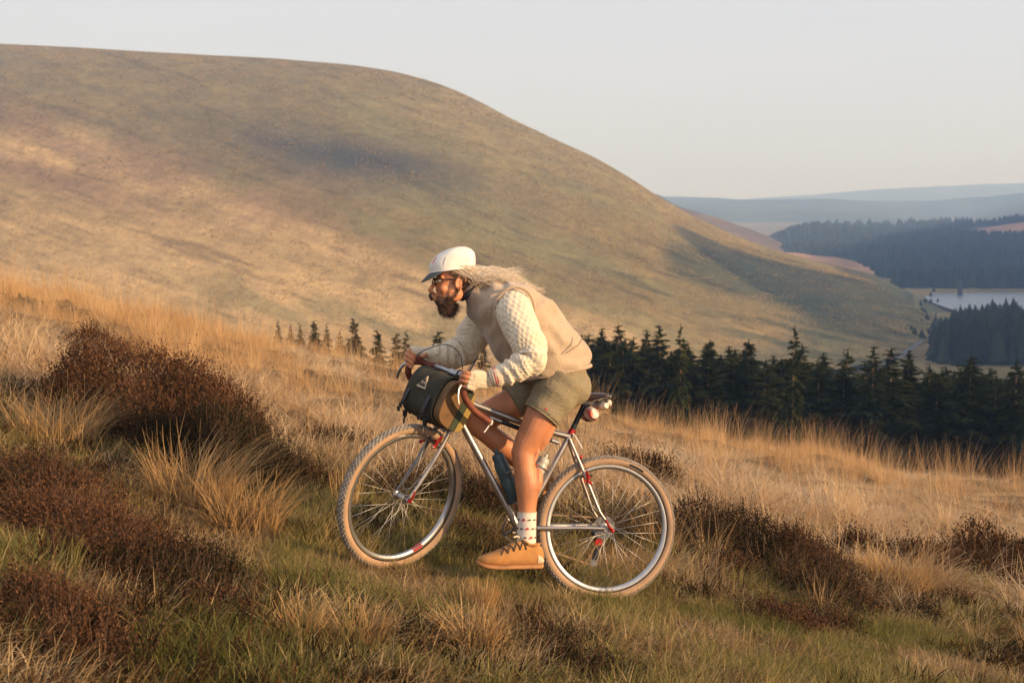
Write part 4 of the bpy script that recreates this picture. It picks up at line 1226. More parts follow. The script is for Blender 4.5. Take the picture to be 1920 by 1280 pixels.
part('quick_release', lambda b: (b.tube([(0, .058, 0), (0, .070, 0)], .009, 12), b.tube([(0, .068, .0), (.004, .076, .022), (.008, .077, .052)], [.0065, .006, .005], 8)), M_red, front)
part('quick_release', lambda b: (b.tube([(0, -.068, 0), (0, -.080, 0)], .010, 12), b.tube([(0, -.078, .0), (-.022, -.086, .02), (-.042, -.086, .046)], [.0065, .006, .005], 8), b.ball((.004, -.084, -.004), .010, 10)), M_red, rear)

# brakes: red cantilever arms front and rear
def brake(parent, mw, sgn):
    for s in (-1, 1):
        o = part('brake_arm', lambda b: (b.tube([(0, s * .045, 0), (0.004 * sgn, s * .050, .03), (.004 * sgn, s * .062, .062)], [.009, .008, .006], 8), b.ball((.012 * sgn, s * .05, -.004), .010, 10), b.tube([(.012 * sgn, s * .03, .028), (.012 * sgn, s * .06, .028)], .006, 8)), M_red, parent, mw)
        mbk = MB(); mbk.box((.016 * sgn, s * .024, .026), (.046, .012, .012), None, .003); mbk.build('brake_pad', M_black, o)
        mbk = MB(); mbk.ball((.018 * sgn, s * .054, -.006), .0055, 8); mbk.build('pivot_bolt', M_alloy, o)
brake(bike, FM @ Matrix.Translation((.006, 0, .285)), 1)
bRm = Matrix.Translation((-.150, 0, .572)) @ Matrix.Rotation(R_(-24), 4, 'Y')
brake(bike, bRm, 1)
part('brake_straddle', lambda b: b.tube([(-.17, -.058, .63), (-.192, 0, .69), (-.17, .058, .63)], .0016, 6), M_cable, bike)
part('cable_hanger', lambda b: (b.ball((-.192, 0, .692), (.007, .007, .014), 10)), M_red, bike)

# drivetrain on the far side
part('chainring', lambda b: (b.lathe([(.064, .043), (.072, .043), (.072, .047), (.064, .047)], 40, 'y', tuple(BB), closed=True), [b.tube([BB + Vector((0, .045, 0)), BB + Vector((.066 * math.cos(k * 1.2566), .045, .066 * math.sin(k * 1.2566)))], .006, 8) for k in range(5)]), M_dkalloy, bike)
cr = Vector((-.016, 0, -.174))
crank = part('crank', lambda b: (b.tube([BB + Vector((0, -.066, 0)), BB + Vector((0, -.072, 0)) + cr], [.015, .0105], 10, flat=.65), b.tube([BB + Vector((0, -.07, 0)), BB + Vector((0, .07, 0))], .014, 12)), M_black, bike)
crank2 = part('crank', lambda b: b.tube([BB + Vector((0, .062, 0)), BB + Vector((0, .068, 0)) - cr], [.015, .0105], 10, flat=.65), M_black, bike)
def pedal(c, s, parent):
    p = part('pedal', lambda b: (b.box(c + Vector((0, s * .055, 0)), (.095, .085, .016), Matrix.Rotation(R_(-6), 3, 'Y'), .004), b.tube([c, c + Vector((0, s * .1, 0))], .006, 8)), M_black, parent)
    for dx in (-.035, .035):
        for dy in (.025, .085):
            part('pin', lambda b: b.tube([c + Vector((dx, s * dy, -.010)), c + Vector((dx, s * dy, .012))], .0025, 6), M_alloy, p)
pedal(BB + cr + Vector((0, -.075, 0)), -1, crank)
pedal(BB - cr + Vector((0, .07, 0)), 1, crank2)
part('cassette', lambda b: [b.lathe([(.018, y), (r, y), (r, y + .002), (.018, y + .002)], 30, 'y', (0, 0, RT), closed=True) for r, y in ((.058, .036), (.05, .0405), (.043, .045), (.037, .0495), (.031, .054))], M_dkalloy, bike, smooth=False)
def chain(b, pts, n):
    P = spline(pts, n)
    for i in range(n - 1):
        a = Vector(P[i]); c = Vector(P[i + 1]); d = (c - a); t = d.normalized()
        s = t.cross(Vector((0, 1, 0))).normalized()
        rot = Matrix((t, Vector((0, 1, 0)), s)).transposed()
        b.box((a + c) / 2, (d.length * 1.15, .0062 if i % 2 else .0040, .0082), rot)
cho = part('chain', lambda b: (chain(b, [BB + Vector((0, .045, .072)), (-.22, .045, .39), (0, .045, .408)], 36), chain(b, [BB + Vector((0, .045, -.072)), (-.25, .047, .203), (-.03, .049, .166)], 36), chain(b, [(-.038, .049, .186), (-.036, .049, .24), (.004, .049, .285)], 10), chain(b, [(.0, .049, .172), (.012, .049, .215), (-.028, .049, .275)], 10)), M_chain, bike, smooth=False)
cho['kind'] = 'stuff'
der = part('rear_derailleur', lambda b: (b.tube([(-.008, .052, .276), (-.022, .054, .176)], [.013, .012], 10, flat=.4), b.tube([(-.008, .058, .35), (-.045, .064, .325), (-.02, .06, .285)], [.009, .012, .010], 10)), M_black, bike)
for z in ((-.012, .284, .019), (-.021, .178, .017)):
    part('jockey_wheel', lambda b: b.lathe([(0, .046), (z[2], .046), (z[2], .052), (0, .052)], 16, 'y', (z[0], 0, z[1])), M_red if z[1] > .2 else M_dkalloy, der)

# ---- handlebar, in the steered frame: u forward, s to the rider's left, w up
def barline(sg):
    return [(.078, 0, .643), (.078, sg * .09, .642), (.080, sg * .165, .638), (.098, sg * .197, .633), (.135, sg * .208, .625), (.166, sg * .213, .606), (.172, sg * .217, .578), (.150, sg * .221, .548), (.105, sg * .226, .528), (.045, sg * .233, .514), (-.05, sg * .243, .508)]
hb = MB(); hb.tube(spline([(p[0], p[1], p[2]) for p in barline(-1)[:3][::-1] + barline(1)[1:3]], 20), .0128, 14)
bar = hb.build('handlebar', M_alloy, bike, mw=FM)
for sg in (-1, 1):
    ln = spline(barline(sg)[1:], 46)[4:]
    rad = [.0158 + .0009 * (i % 2) for i in range(len(ln))]
    part('bar_tape', lambda b: b.tube(ln, rad, 14), M_tape, bar)
    # hood with its lever
    lv = part('brake_lever', lambda b: b.tube([(.176, sg * .214, .603), (.196, sg * .218, .588), (.204, sg * .226, .560), (.196, sg * .236, .530), (.178, sg * .246, .502)], [.0075, .0085, .008, .0075, .0065], 10, flat=.55), M_alloy, bar)
    part('lever_hood', lambda b: b.tube([(.120, sg * .207, .632), (.150, sg * .210, .634), (.178, sg * .213, .628), (.192, sg * .214, .612)], [.017, .0185, .0175, .012], 12), M_tape, lv)
part('bar_end_string', lambda b: (b.tube([(-.046, .243, .523), (-.054, .246, .505), (-.055, .246, .48), (-.045, .25, .452)], .0032, 6), b.tube([(-.052, .225, .512), (-.056, .243, .522), (-.054, .26, .508)], .004, 8), b.ball((-.054, .243, .508), .0165, 10)), M_white, bar)
stem = part('stem', lambda b: (b.tube([(-.03, 0, .630), (.01, 0, .636), (.078, 0, .643)], [.0155, .0145, .0165], 14), b.tube([(.078, -.03, .643), (.078, .03, .643)], .0195, 16), b.tube([(-.03, 0, .612), (-.03, 0, .65)], .0175, 14)), M_alloy, bike, FM)
part('bar_clamp', lambda b: (b.tube([(.080, .045, .650), (.080, .088, .650)], .018, 14), b.tube([(.080, .030, .650), (.080, .036, .650)], .022, 14), b.box((.096, .068, .656), (.012, .03, .012), None, .003)), M_alloy, bar)
# cable runs
def cable(pts, n=40, r=.0024): part('cable_housing', lambda b: b.tube(spline(pts, n), r, 7), M_cable, bike, FM)
cable([(.172, -.212, .634), (.150, -.190, .690), (.115, -.12, .755), (.09, -.03, .745), (.06, .015, .68), (.04, .03, .60), (.02, .028, .50)])
cable([(.168, .20, .628), (.135, .15, .665), (.10, .115, .745), (.09, .105, .762), (.082, .098, .74), (.08, .09, .65)])
cable([(.082, .08, .655), (.086, .09, .73), (.055, .10, .755), (.015, .09, .70), (-.02, .06, .60), (-.03, .03, .53)])
cable([(.17, .21, .625), (.10, .20, .665), (.04, .12, .675), (-.02, .05, .60)])

# bottle cages
for base, top in (((-.512, 0, .405), (-.605, 0, .555)), ((-.405, 0, .45), (-.345, 0, .61))):
    b0, t0 = Vector(base), Vector(top); d = (t0 - b0).normalized()
    nrm = Vector((d.z, 0, -d.x)) if base[0] < -.5 else Vector((-d.z, 0, d.x))
    off = nrm * .024
    cg = MB()
    cg.tube([b0 + off * .2, t0 + off * .2], .0028, 6)
    for f in (0.02, .9):
        ring = [b0.lerp(t0, f) + off * 1.7 + nrm * (.037 * math.cos(a)) + Vector((0, .037 * math.sin(a), 0)) for a in np.linspace(0, 2 * math.pi, 22)]
        cg.tube(ring, .0026, 6)
    cg.build('bottle_cage', M_alloy, bike)

# ---------------------------------------------------------------- things carried on the bicycle
def in_bike(name, lab, cat, origin):
    o = empty(name, mw=BM @ Matrix.Translation(origin))
    return tag(o, lab, cat)
M_teal = mat('teal_plastic', (0.045, 0.075, 0.078), 0.4, var=0.2, vscale=20)
M_clear = mat('cloudy_plastic', (0.42, 0.42, 0.37), 0.35, var=0.15, vscale=25)
def bottle(lab, base, top, m, R, mcap, red=False):
    b0, t0 = Vector(base), Vector(top); L = (t0 - b0).length
    d = (t0 - b0).normalized(); x = Vector((0, 1, 0)); y = d.cross(x)
    mw = BM @ Matrix.Translation(b0) @ Matrix((x, y, d)).transposed().to_4x4()
    o = empty('water_bottle', mw=mw); tag(o, lab, 'bottle')
    mb = MB(); mb.lathe([(0, 0), (R * .9, 0), (R, .008), (R, L * .42), (R * .93, L * .46), (R * .93, L * .50), (R, L * .54), (R, L * .74), (R * .82, L * .80), (R * .80, L * .82)], 28, 'z'); mb.build('body', m, o)
    mb = MB(); mb.lathe([(R * .86, L * .80), (R * .86, L * .89), (R * .72, L * .93), (R * .35, L * .95), (0, L * .955)], 24, 'z'); mb.build('cap', mcap, o)
    mb = MB(); mb.lathe([(R * .3, L * .94), (R * .3, L * 1.0), (R * .2, L * 1.03), (0, L * 1.03)], 14, 'z'); mb.build('nozzle', mcap, o)
    if red:
        mb = MB()
        for a, z in ((0.2, .62), (1.1, .7), (-.5, .68), (3.3, .62)): mb.ball((R * math.cos(a + 2.8), R * math.sin(a + 2.8), L * z), (.006, .006, .006), 8)
        mb.build('print', M_red, o)
bottle('dark teal water bottle in the down tube cage', (-.490, 0, .425), (-.632, 0, .655), M_teal, .036, M_teal)
bottle('cloudy pale water bottle in the seat tube cage behind the knee', (-.448, 0, .47), (-.372, 0, .672), M_clear, .034, M_clear, True)
# frame pump under the top tube
o = in_bike('frame_pump', 'black frame pump with silver ends clipped under the top tube', 'pump', (-.51, 0, .775))
off = Vector((.51, 0, -.775))
def seg(a, b, r, nm, m):
    mb = MB(); mb.tube([Vector(a) + off, Vector(b) + off], r, 12); mb.build(nm, m, o)
seg((-.69, -.004, .812), (-.63, -.004, .800), .009, 'handle', M_alloy)
seg((-.63, -.004, .800), (-.36, -.004, .750), .0115, 'barrel', M_black)
seg((-.36, -.004, .750), (-.322, -.004, .743), .0095, 'head', M_alloy)
# rolled cloth tool bag under the saddle
M_flor = mat('red_white_cloth', (0.70, 0.62, 0.52), 0.9, vscale=26, col2=(0.52, 0.055, 0.03))
M_cream = mat('cream_cloth', (0.70, 0.60, 0.47), 0.9, var=0.15, vscale=30)
o = in_bike('tool_roll', 'red and cream rolled cloth tool bag strapped under the saddle', 'tool roll', (-.17, 0, .93))
off = Vector((.17, 0, -.93))
def rolled(c, R, hw, nm, m, seed):
    mb = MB(); P = []
    for i in range(9):
        f = -1 + 2 * i / 8
        P.append((Vector(c) + Vector((.004 * math.sin(i * 2 + seed), hw * f, .003 * math.cos(i * 3)))) + off)
    mb.tube(P, [R * (1 - .35 * abs(-1 + 2 * i / 8) ** 4) * (1 + .06 * math.sin(i * 2.3 + seed)) for i in range(9)], 18)
    return mb.build(nm, m, o)
rolled((-.190, -.0, .912), .036, .085, 'roll', M_flor, 1)
rolled((-.136, -.0, .962), .020, .088, 'spare_roll', M_cream, 2)
rolled((-.112, -.0, .978), .017, .080, 'spare_roll', M_cream, 4)
mb = MB(); mb.tube([Vector(p) + off for p in ((-.19, -.03, .95), (-.150, -.03, .925), (-.16, -.03, .885), (-.205, -.03, .872), (-.230, -.03, .91), (-.2, -.03, .952))], .004, 8); mb.build('strap', M_leather, o)

# ---- handlebar bag in the steered frame
M_canvas = mat('olive_black_canvas', (0.036, 0.030, 0.016), 0.9, var=0.25, vscale=18, bump=0.25, bscale=220)
M_side = mat('tan_canvas', (0.155, 0.080, 0.028), 0.85, var=0.2, vscale=20, bump=0.2, bscale=200)
M_green = mat('green_canvas', (0.035, 0.045, 0.020), 0.85)
M_yel = mat('ochre_canvas', (0.30, 0.20, 0.05), 0.85)
bag = empty('handlebar_bag', mw=BM @ FM @ Matrix.Translation((.09, 0, .49)))
tag(bag, 'dark olive canvas bag hanging from the handlebar with a triangle patch', 'handlebar bag')
def bagpoly(g=0.0):
    pts = [(.03, .60), (.09, .628), (.15, .624), (.195, .597), (.213, .54), (.209, .47), (.197, .412), (.165, .376), (.10, .362), (.04, .362), (.0, .392), (-.006, .46), (.004, .55)]
    c = np.array(pts); c = (c - np.array([.075, .50])) * np.array([.88, .86]) + np.array([.068, .502]); P = spline(np.vstack([c, c[:1]]), 40)[:-1]
    ce = P.mean(0); return [(float(p[0] - .09 + (p[0] - ce[0]) * g), float(p[1] - .49 + (p[1] - ce[1]) * g)) for p in P]
def bagbody(name, s0, s1, g, m, parent, n=9, puff=.05):
    mb = MB(); V = []; F = []
    for i in range(n + 1):
        f = i / n; s = s0 + (s1 - s0) * f
        k = g + puff * (math.sin(math.pi * f) ** .5 if 0 < f < 1 else 0) + .012 * math.sin(i * 2.1)
        V += [(u, s, w) for u, w in bagpoly(k)]
    m_ = len(bagpoly())
    for i in range(n):
        for j in range(m_):
            j2 = (j + 1) % m_
            F.append((i * m_ + j, i * m_ + j2, (i + 1) * m_ + j2, (i + 1) * m_ + j))
    F.append(tuple(range(m_))); F.append(tuple(n * m_ + j for j in range(m_))[::-1])
    mb.add(V, F); return mb.build(name, m, parent)
body = bagbody('body', -.135, .105, 0, M_canvas, bag)
bagbody('side_panel', .106, .150, -.01, M_side, bag, 6, .015)
def clipped(g, lo, hi):
    P = bagpoly(g); out = []
    for a, c in zip(P, P[1:] + P[:1]):
        for q in (0,):
            pts_ = [a]
            for lim in (lo, hi):
                if (a[0] - lim) * (c[0] - lim) < 0:
                    t = (lim - a[0]) / (c[0] - a[0]); pts_.append((lim, a[1] + (c[1] - a[1]) * t, t))
            pts_ = [pts_[0]] + sorted(pts_[1:], key=lambda z: z[2])
            out += [(z[0], z[1]) for z in pts_ if lo - 1e-9 <= z[0] <= hi + 1e-9]
    return out
for lo, hi, m_, h in ((-.050, -.012, M_green, .1535), (-.2, -.052, M_yel, .1530)):
    poly = clipped(-.03, lo, hi)
    mb = MB(); mb.add([(u, .148, w) for u, w in poly] + [(u, h, w) for u, w in poly], [tuple(range(len(poly))), tuple(range(len(poly), 2 * len(poly)))[::-1]] + [(i, (i + 1) % len(poly), len(poly) + (i + 1) % len(poly), len(poly) + i) for i in range(len(poly))])
    mb.build('side_band', m_, bag, False)
# flap: upper front sheet, slightly proud, with seams
fl = bagpoly(.075)
mb = MB(); V = []; F = []; idx = list(range(1, 25))
for i, s in enumerate(np.linspace(-.130, .100, 9)):
    sag = .006 * math.sin(i * 1.7) + .003 * math.cos(i * 3.1)
    V += [(fl[j][0] + sag, s, fl[j][1] + (sag if k > 18 else 0)) for k, j in enumerate(idx)]
for i in range(8):
    for j in range(len(idx) - 1):
        F.append((i * len(idx) + j, i * len(idx) + j + 1, (i + 1) * len(idx) + j + 1, (i + 1) * len(idx) + j))
mb.add(V, F); flap = mb.build('flap', M_canvas, bag)
sol = flap.modifiers.new('s', 'SOLIDIFY'); sol.thickness = .003
for s in (-.130, .100):
    part('piping', lambda b: b.tube([(fl[j][0] * 1.0 + .001, s, fl[j][1] + .001) for j in idx], .003, 6), mat('piping', (0.10, 0.075, 0.035), .8), bag)
for s in (-.10, .06):
    part('strap', lambda b: [b.box((.118, s, -.005 - .02 * k), (.004, .020, .022), Matrix.Rotation(R_(8 * k - 6), 3, 'Y')) for k in range(6)], M_black, bag, Matrix.Translation((-.008, 0, -.02)))
    part('buckle', lambda b: (b.box((.060, s, -.128), (.012, .026, .034), Matrix.Rotation(R_(35), 3, 'Y'), .003)), M_black, bag)
    part('dangling_strap', lambda b: b.tube([(.05, s, -.12), (.052, s + .004, -.15), (.045, s + .01, -.175)], .006, 6, flat=.3), M_black, bag)
# triangle patch with its zigzag and diamond, lying on the flap front
def onfront(s, h):
    """point on the flap front at lateral s, h up the face"""
    P = np.array([fl[j] for j in idx]); d = np.concatenate([[0], np.cumsum(np.linalg.norm(np.diff(P, axis=0), axis=1))])
    L = d[-1] * .50 + h
    return np.array([np.interp(L, d, P[:, 0]), s, np.interp(L, d, P[:, 1])])
def patch(name, pts, out, m, parent):
    mb = MB(); V = [onfront(s, -h) + np.array([out, 0, 0]) for s, h in pts]
    V2 = [v - np.array([.006, 0, 0]) for v in V]; n = len(V)
    mb.add(list(V) + list(V2), [tuple(range(n))] + [tuple(range(n, 2 * n))[::-1]] + [(i, (i + 1) % n, n + (i + 1) % n, n + i) for i in range(n)])
    return mb.build(name, m, parent, smooth=False)
M_patch = mat('patch_cloth', (0.50, 0.40, 0.26), 0.9); M_ink = mat('patch_ink', (0.06, 0.03, 0.02), 0.9)
c0 = -.02
pt = patch('triangle_patch', [(c0 - .034, -.030), (c0 + .034, -.030), (c0 + .004, .036)], .0145, M_patch, bag)
patch('patch_zigzag', [(c0 - .021, -.023), (c0 - .014, -.004), (c0 - .004, -.016), (c0 + .003, -.003), (c0 + .012, -.016), (c0 + .019, -.006), (c0 + .026, -.023), (c0 + .018, -.018), (c0 + .012, -.024), (c0 + .003, -.014), (c0 - .004, -.024), (c0 - .013, -.014)], .0162, M_ink, pt)
patch('patch_diamond', [(c0 - .005, .008), (c0 + .003, .0), (c0 + .011, .008), (c0 + .003, .022)], .0162, M_ink, pt)
# ---------------------------------------------------------------- rider
M_skin = mat('sunburnt_skin', (0.52, 0.205, 0.088), 0.5, var=0.17, vscale=11, bump=0.16, bscale=90, sss=0.12)
M_fleece = mat('oatmeal_fleece', (0.47, 0.35, 0.232), 0.95, var=0.10, vscale=12, bump=0.6, bscale=140, sheen=0.3)
M_wool = mat('cream_wool', (0.72, 0.61, 0.44), 0.95, var=0.07, vscale=25, bump=0.4, bscale=260, sheen=0.2)
M_linen = mat('olive_linen', (0.245, 0.200, 0.120), 0.95, var=0.12, vscale=60, bump=0.5, bscale=45, stretch=(1, 1, 3))
M_cap = mat('white_cotton', (0.78, 0.72, 0.62), 0.9, var=0.05, vscale=18, bump=0.2, bscale=60)
M_brim = mat('grey_cotton', (0.075, 0.082, 0.09), 0.9)
M_beard = mat('dark_beard', (0.105, 0.055, 0.031), 0.8, var=0.5, vscale=40, bump=0.8, bscale=160)
M_hairB = mat('blond_hair', (0.74, 0.62, 0.47), 0.45, var=0.12, vscale=60)
M_hairD = mat('brown_hair', (0.17, 0.095, 0.045), 0.6, var=0.3, vscale=60)
M_suede = mat('tan_suede', (0.44, 0.205, 0.06), 0.9, var=0.10, vscale=18, bump=0.25, bscale=200)
M_gum = mat('gum_sole', (0.36, 0.165, 0.06), 0.7, var=0.15, vscale=20)
M_pale = mat('pale_leather', (0.62, 0.48, 0.33), 0.7)
M_lace = mat('dark_lace', (0.05, 0.03, 0.02), 0.8)
M_sock = mat('cream_sock', (0.72, 0.62, 0.50), 0.95, bump=0.4, bscale=300)
M_redy = mat('red_yarn', (0.48, 0.035, 0.04), 0.9)
M_dky = mat('dark_yarn', (0.06, 0.04, 0.035), 0.9)
M_dkcloth = mat('dark_neckcloth', (0.035, 0.035, 0.04), 0.9, bump=.3)
M_frame_g = mat('tortoise_frame', (0.05, 0.02, 0.012), 0.3)
M_lens = mat('spectacle_lens', (0.9, 0.85, 0.8), 0.03, trans=1.0)
M_eye = mat('eye', (0.55, 0.5, 0.46), 0.2, var=0.1)

PO = Vector((-.466, 0, .113))
person = empty('person', mw=BM @ Matrix.Translation(PO))
tag(person, 'bearded person in white cap and oatmeal vest riding uphill, gripping the drop bars', 'person')
PM = Matrix.Translation(-PO)
def pp(name, fn, m, parent=None, smooth=True, own=True):
    mb = MB(); fn(mb)
    return mb.build(name, m, parent or person, smooth, mw=PM if (parent is None) else None)
def FL(u, s, w): return FM @ Vector((u, s, w))

# --- body: one continuous skin
b = MB()
b.loft([((-.36, 0, 1.0), .09, .13), ((-.42, 0, 1.09), .11, .135), ((-.52, 0, 1.20), .12, .14), ((-.62, 0, 1.29), .12, .15), ((-.72, 0, 1.365), .10, .15), ((-.79, 0, 1.395), .075, .10)], 20)
b.tube([(-.78, 0, 1.395), (-.84, 0, 1.42), (-.90, 0, 1.44), (-.95, 0, 1.46)], [.066, .06, .058, .06], 16)
b.ball((-.985, 0, 1.485), (.097, .074, .098), 20)
b.ball((-1.012, 0, 1.42), (.058, .060, .075), 18)
b.ball((-1.0, 0, 1.362), (.058, .053, .045), 16)
b.ball((-1.022, 0, 1.335), (.030, .032, .026), 12)
b.tube([(-1.062, 0, 1.432), (-1.078, 0, 1.402), (-1.092, 0, 1.372), (-1.083, 0, 1.358)], [.008, .0095, .0125, .008], 12)
b.tube([(-1.045, 0, 1.345), (-1.068, 0, 1.352), (-1.072, 0, 1.340), (-1.06, 0, 1.33)], [.014, .014, .010, .010], 10)
for s in (-1, 1):
    b.ball((-1.078, s * .012, 1.364), (.011, .007, .008), 10)
    b.ball((-1.054, s * .030, 1.440), (.013, .027, .009), 12)
    b.ball((-1.036, s * .041, 1.388), (.023, .020, .024), 12)
    b.ball((-.975, s * .056, 1.375), (.040, .014, .040), 12)
    # ear
    ring = [Vector((-.966 + .021 * math.cos(a) + .006 * math.sin(a), s * (.079 + .008 * max(0, math.cos(a))), 1.433 + .033 * math.sin(a))) for a in np.linspace(0.0, 5.6, 16)]
    b.tube(ring, .0062, 8)
    b.ball((-.968, s * .075, 1.432), (.017, .008, .027), 10)
    b.ball((-.974, s * .079, 1.404), (.009, .006, .011), 8)
# legs
b.tube(spline([(-.40, -.09, 1.02), (-.455, -.107, .87), (-.492, -.107, .765), (-.520, -.103, .675), (-.503, -.107, .60), (-.478, -.11, .52), (-.462, -.11, .43), (-.448, -.11, .34), (-.436, -.112, .25)], 40),
       list(np.interp(np.linspace(0, 1, 40), np.linspace(0, 1, 9), [.092, .085, .072, .058, .053, .0595, .048, .038, .038])), 20)
b.ball((-.556, -.102, .668), (.026, .032, .034), 14)
b.ball((-.545, -.102, .625), (.016, .022, .018), 10)
b.ball((-.530, -.130, .735), (.030, .028, .062), 12); b.ball((-.535, -.080, .725), (.028, .026, .045), 12)
b.ball((-.425, -.135, .80), (.034, .030, .12), 12, Matrix.Rotation(R_(14), 3, 'Y'))
b.tube([(-.462, -.135, .74), (-.462, -.142, .68), (-.478, -.138, .62)], [.012, .0105, .014], 8)
b.tube([(-.512, -.136, .60), (-.500, -.138, .50), (-.478, -.134, .40), (-.462, -.128, .32)], [.014, .020, .013, .010], 10)
b.tube([(-.43, -.118, .44), (-.418, -.116, .36), (-.415, -.115, .27)], [.014, .0095, .009], 8)
b.ball((-.436, -.128, .540), (.030, .030, .070), 12); b.ball((-.438, -.095, .525), (.028, .028, .062), 12)
b.tube(spline([(-.38, .09, 1.02), (-.55, .108, .905), (-.69, .12, .81), (-.738, .122, .778), (-.665, .12, .735), (-.56, .12, .68), (-.45, .12, .61), (-.37, .12, .56)], 36),
       list(np.interp(np.linspace(0, 1, 36), np.linspace(0, 1, 8), [.095, .083, .064, .055, .052, .058, .044, .037])), 20)
b.tube([(-.36, .125, .535), (-.42, .13, .517), (-.50, .13, .50)], [.036, .036, .028], 12)
b.tube([(-.425, -.122, .225), (-.50, -.128, .185), (-.60, -.13, .145)], [.034, .034, .026], 12)
# arms
ARML = [(-.70, -.13, 1.36), (-.705, -.20, 1.325), (-.662, -.268, 1.225), (-.612, -.300, 1.128), (-.660, -.292, 1.068), (-.715, -.278, 1.027), (-.775, -.262, .998)]
ARMR = [(-.70, .13, 1.36), (-.725, .20, 1.325), (-.775, .268, 1.215), (-.815, .290, 1.130), (-.875, .285, 1.095), (-.945, .272, 1.072), (-1.01, .262, 1.058)]
for A in (ARML, ARMR):
    b.tube(spline(A, 26), list(np.interp(np.linspace(0, 1, 26), np.linspace(0, 1, 7), [.06, .058, .05, .044, .043, .036, .028])), 14)
def hand(sg, wrist):
    """hand closed over the brake hood: palm outside, four fingers round the lever, thumb inside"""
    b.loft([(wrist, .022, .030), (FL(.085, sg * .232, .664), .022, .034), (FL(.125, sg * .236, .655), .021, .041), (FL(.160, sg * .239, .640), .018, .041)], 16, 2.4, True, tuple((FM.to_3x3() @ Vector((-.2, 0, 1))).normalized()))
    for i in range(4):
        k = i
        ln = (1.0, 1.08, 1.0, .82)[i]
        w0 = .660 - .0205 * k; u0 = .172 - .006 * k
        fp = [FL(u0 - .02, sg * .238, w0), FL(u0 + .012, sg * .245, w0 - .004), FL(u0 + .040 * ln, sg * .236, w0 - .012), FL(u0 + .049 * ln, sg * .213, w0 - .018), FL(u0 + .030 * ln, sg * .193, w0 - .022), FL(u0 + .012, sg * .190, w0 - .024)]
        P = spline(fp, 18)
        r0 = (.0092, .0096, .0092, .0082)[i]
        b.tube(P, list(np.interp(np.linspace(0, 1, 18), [0, .2, .5, .85, 1], [r0 * 1.15, r0 * 1.12, r0, r0 * .92, r0 * .7])), 10)
    tp = [FL(.085, sg * .222, .672), FL(.115, sg * .203, .676), FL(.142, sg * .188, .664), FL(.160, sg * .186, .645)]
    b.tube(spline(tp, 12), list(np.linspace(.0145, .0085, 12)), 10)
hand(-1, Vector((-1.0, .264, 1.062)))
hand(1, Vector((-.768, -.262, .998)))
body = fuse('body', b, M_skin, person, 0.0044, 5, PM)

# --- face
for s in (-1, 1):
    o = pp('eye', lambda m: m.ball((-1.0590, s * .0300, 1.4210), (.0095, .0115, .0075), 12), M_eye)
    pp('iris', lambda m: m.ball((-1.0675, s * .0300, 1.4205), (.002, .0045, .0045), 8), M_lace, o)
bd = MB()
bd.ball((-1.018, 0, 1.330), (.044, .050, .032), 16); bd.ball((-.992, 0, 1.304), (.040, .045, .039), 16); bd.ball((-.972, 0, 1.285), (.026, .032, .028), 14)
bd.tube([(-1.066, -.034, 1.328), (-1.082, -.016, 1.347), (-1.085, 0, 1.350), (-1.082, .016, 1.347), (-1.066, .034, 1.328)], [.008, .011, .011, .011, .008], 10)
beard = fuse('beard', bd, M_beard, person, 0.005, 3, PM)
r = np.random.default_rng(5)
def strands(name, roots, m, parent, rad, mw=None, seg=4):
    mb = MB()
    for P, k in roots:
        n = len(P); mb.tube(P, [rad * (1 - .8 * i / (n - 1)) for i in range(n)], seg, False)
    return mb.build(name, m, parent, True, mw=mw, auto=False)
rt = []
for i in range(900):
    a = r.random() * 6.283; v = r.random()
    c = Vector((-.992 - .03 * r.random(), .05 * math.sin(a) * (1 - .3 * v), 1.335 - .055 * v))
    c.x += .045 * math.cos(a) * (.4 + .6 * (1 - v)) + .012
    d = Vector((.25 + r.normal(0, .25), .5 * math.sin(a) * .6 + r.normal(0, .12), -1 + r.normal(0, .2))).normalized()
    L = r.uniform(.02, .045)
    rt.append(([c, c + d * L * .5, c + d * L + Vector((.006, 0, 0))], 0))
for i in range(900):   # short growth along the jaw up to the ear
    sg = 1 if i % 2 else -1
    f = r.random(); q = r.random() ** 1.3
    ex = float(np.interp(f, [0, .35, .7, 1], [-.970, -.976, -.995, -1.035])) + r.normal(0, .005)
    ez = float(np.interp(f, [0, .35, .7, 1], [1.412, 1.372, 1.338, 1.322])) + .024 * q * f + r.normal(0, .004)
    ey = float(np.interp(f, [0, .35, .7, 1], [.0705, .0695, .060, .040])) - .004 * q
    c = Vector((ex, sg * ey, ez)); d = Vector((-.25, sg * .10, -1)) + Vector((r.normal(0, .25), r.normal(0, .1), 0))
    d.normalize(); L = r.uniform(.008, .020)
    rt.append(([c, c + d * L * .5 + Vector((0, sg * .001, 0)), c + d * L], 0))
strands('whiskers', rt, M_beard, beard, .0011)

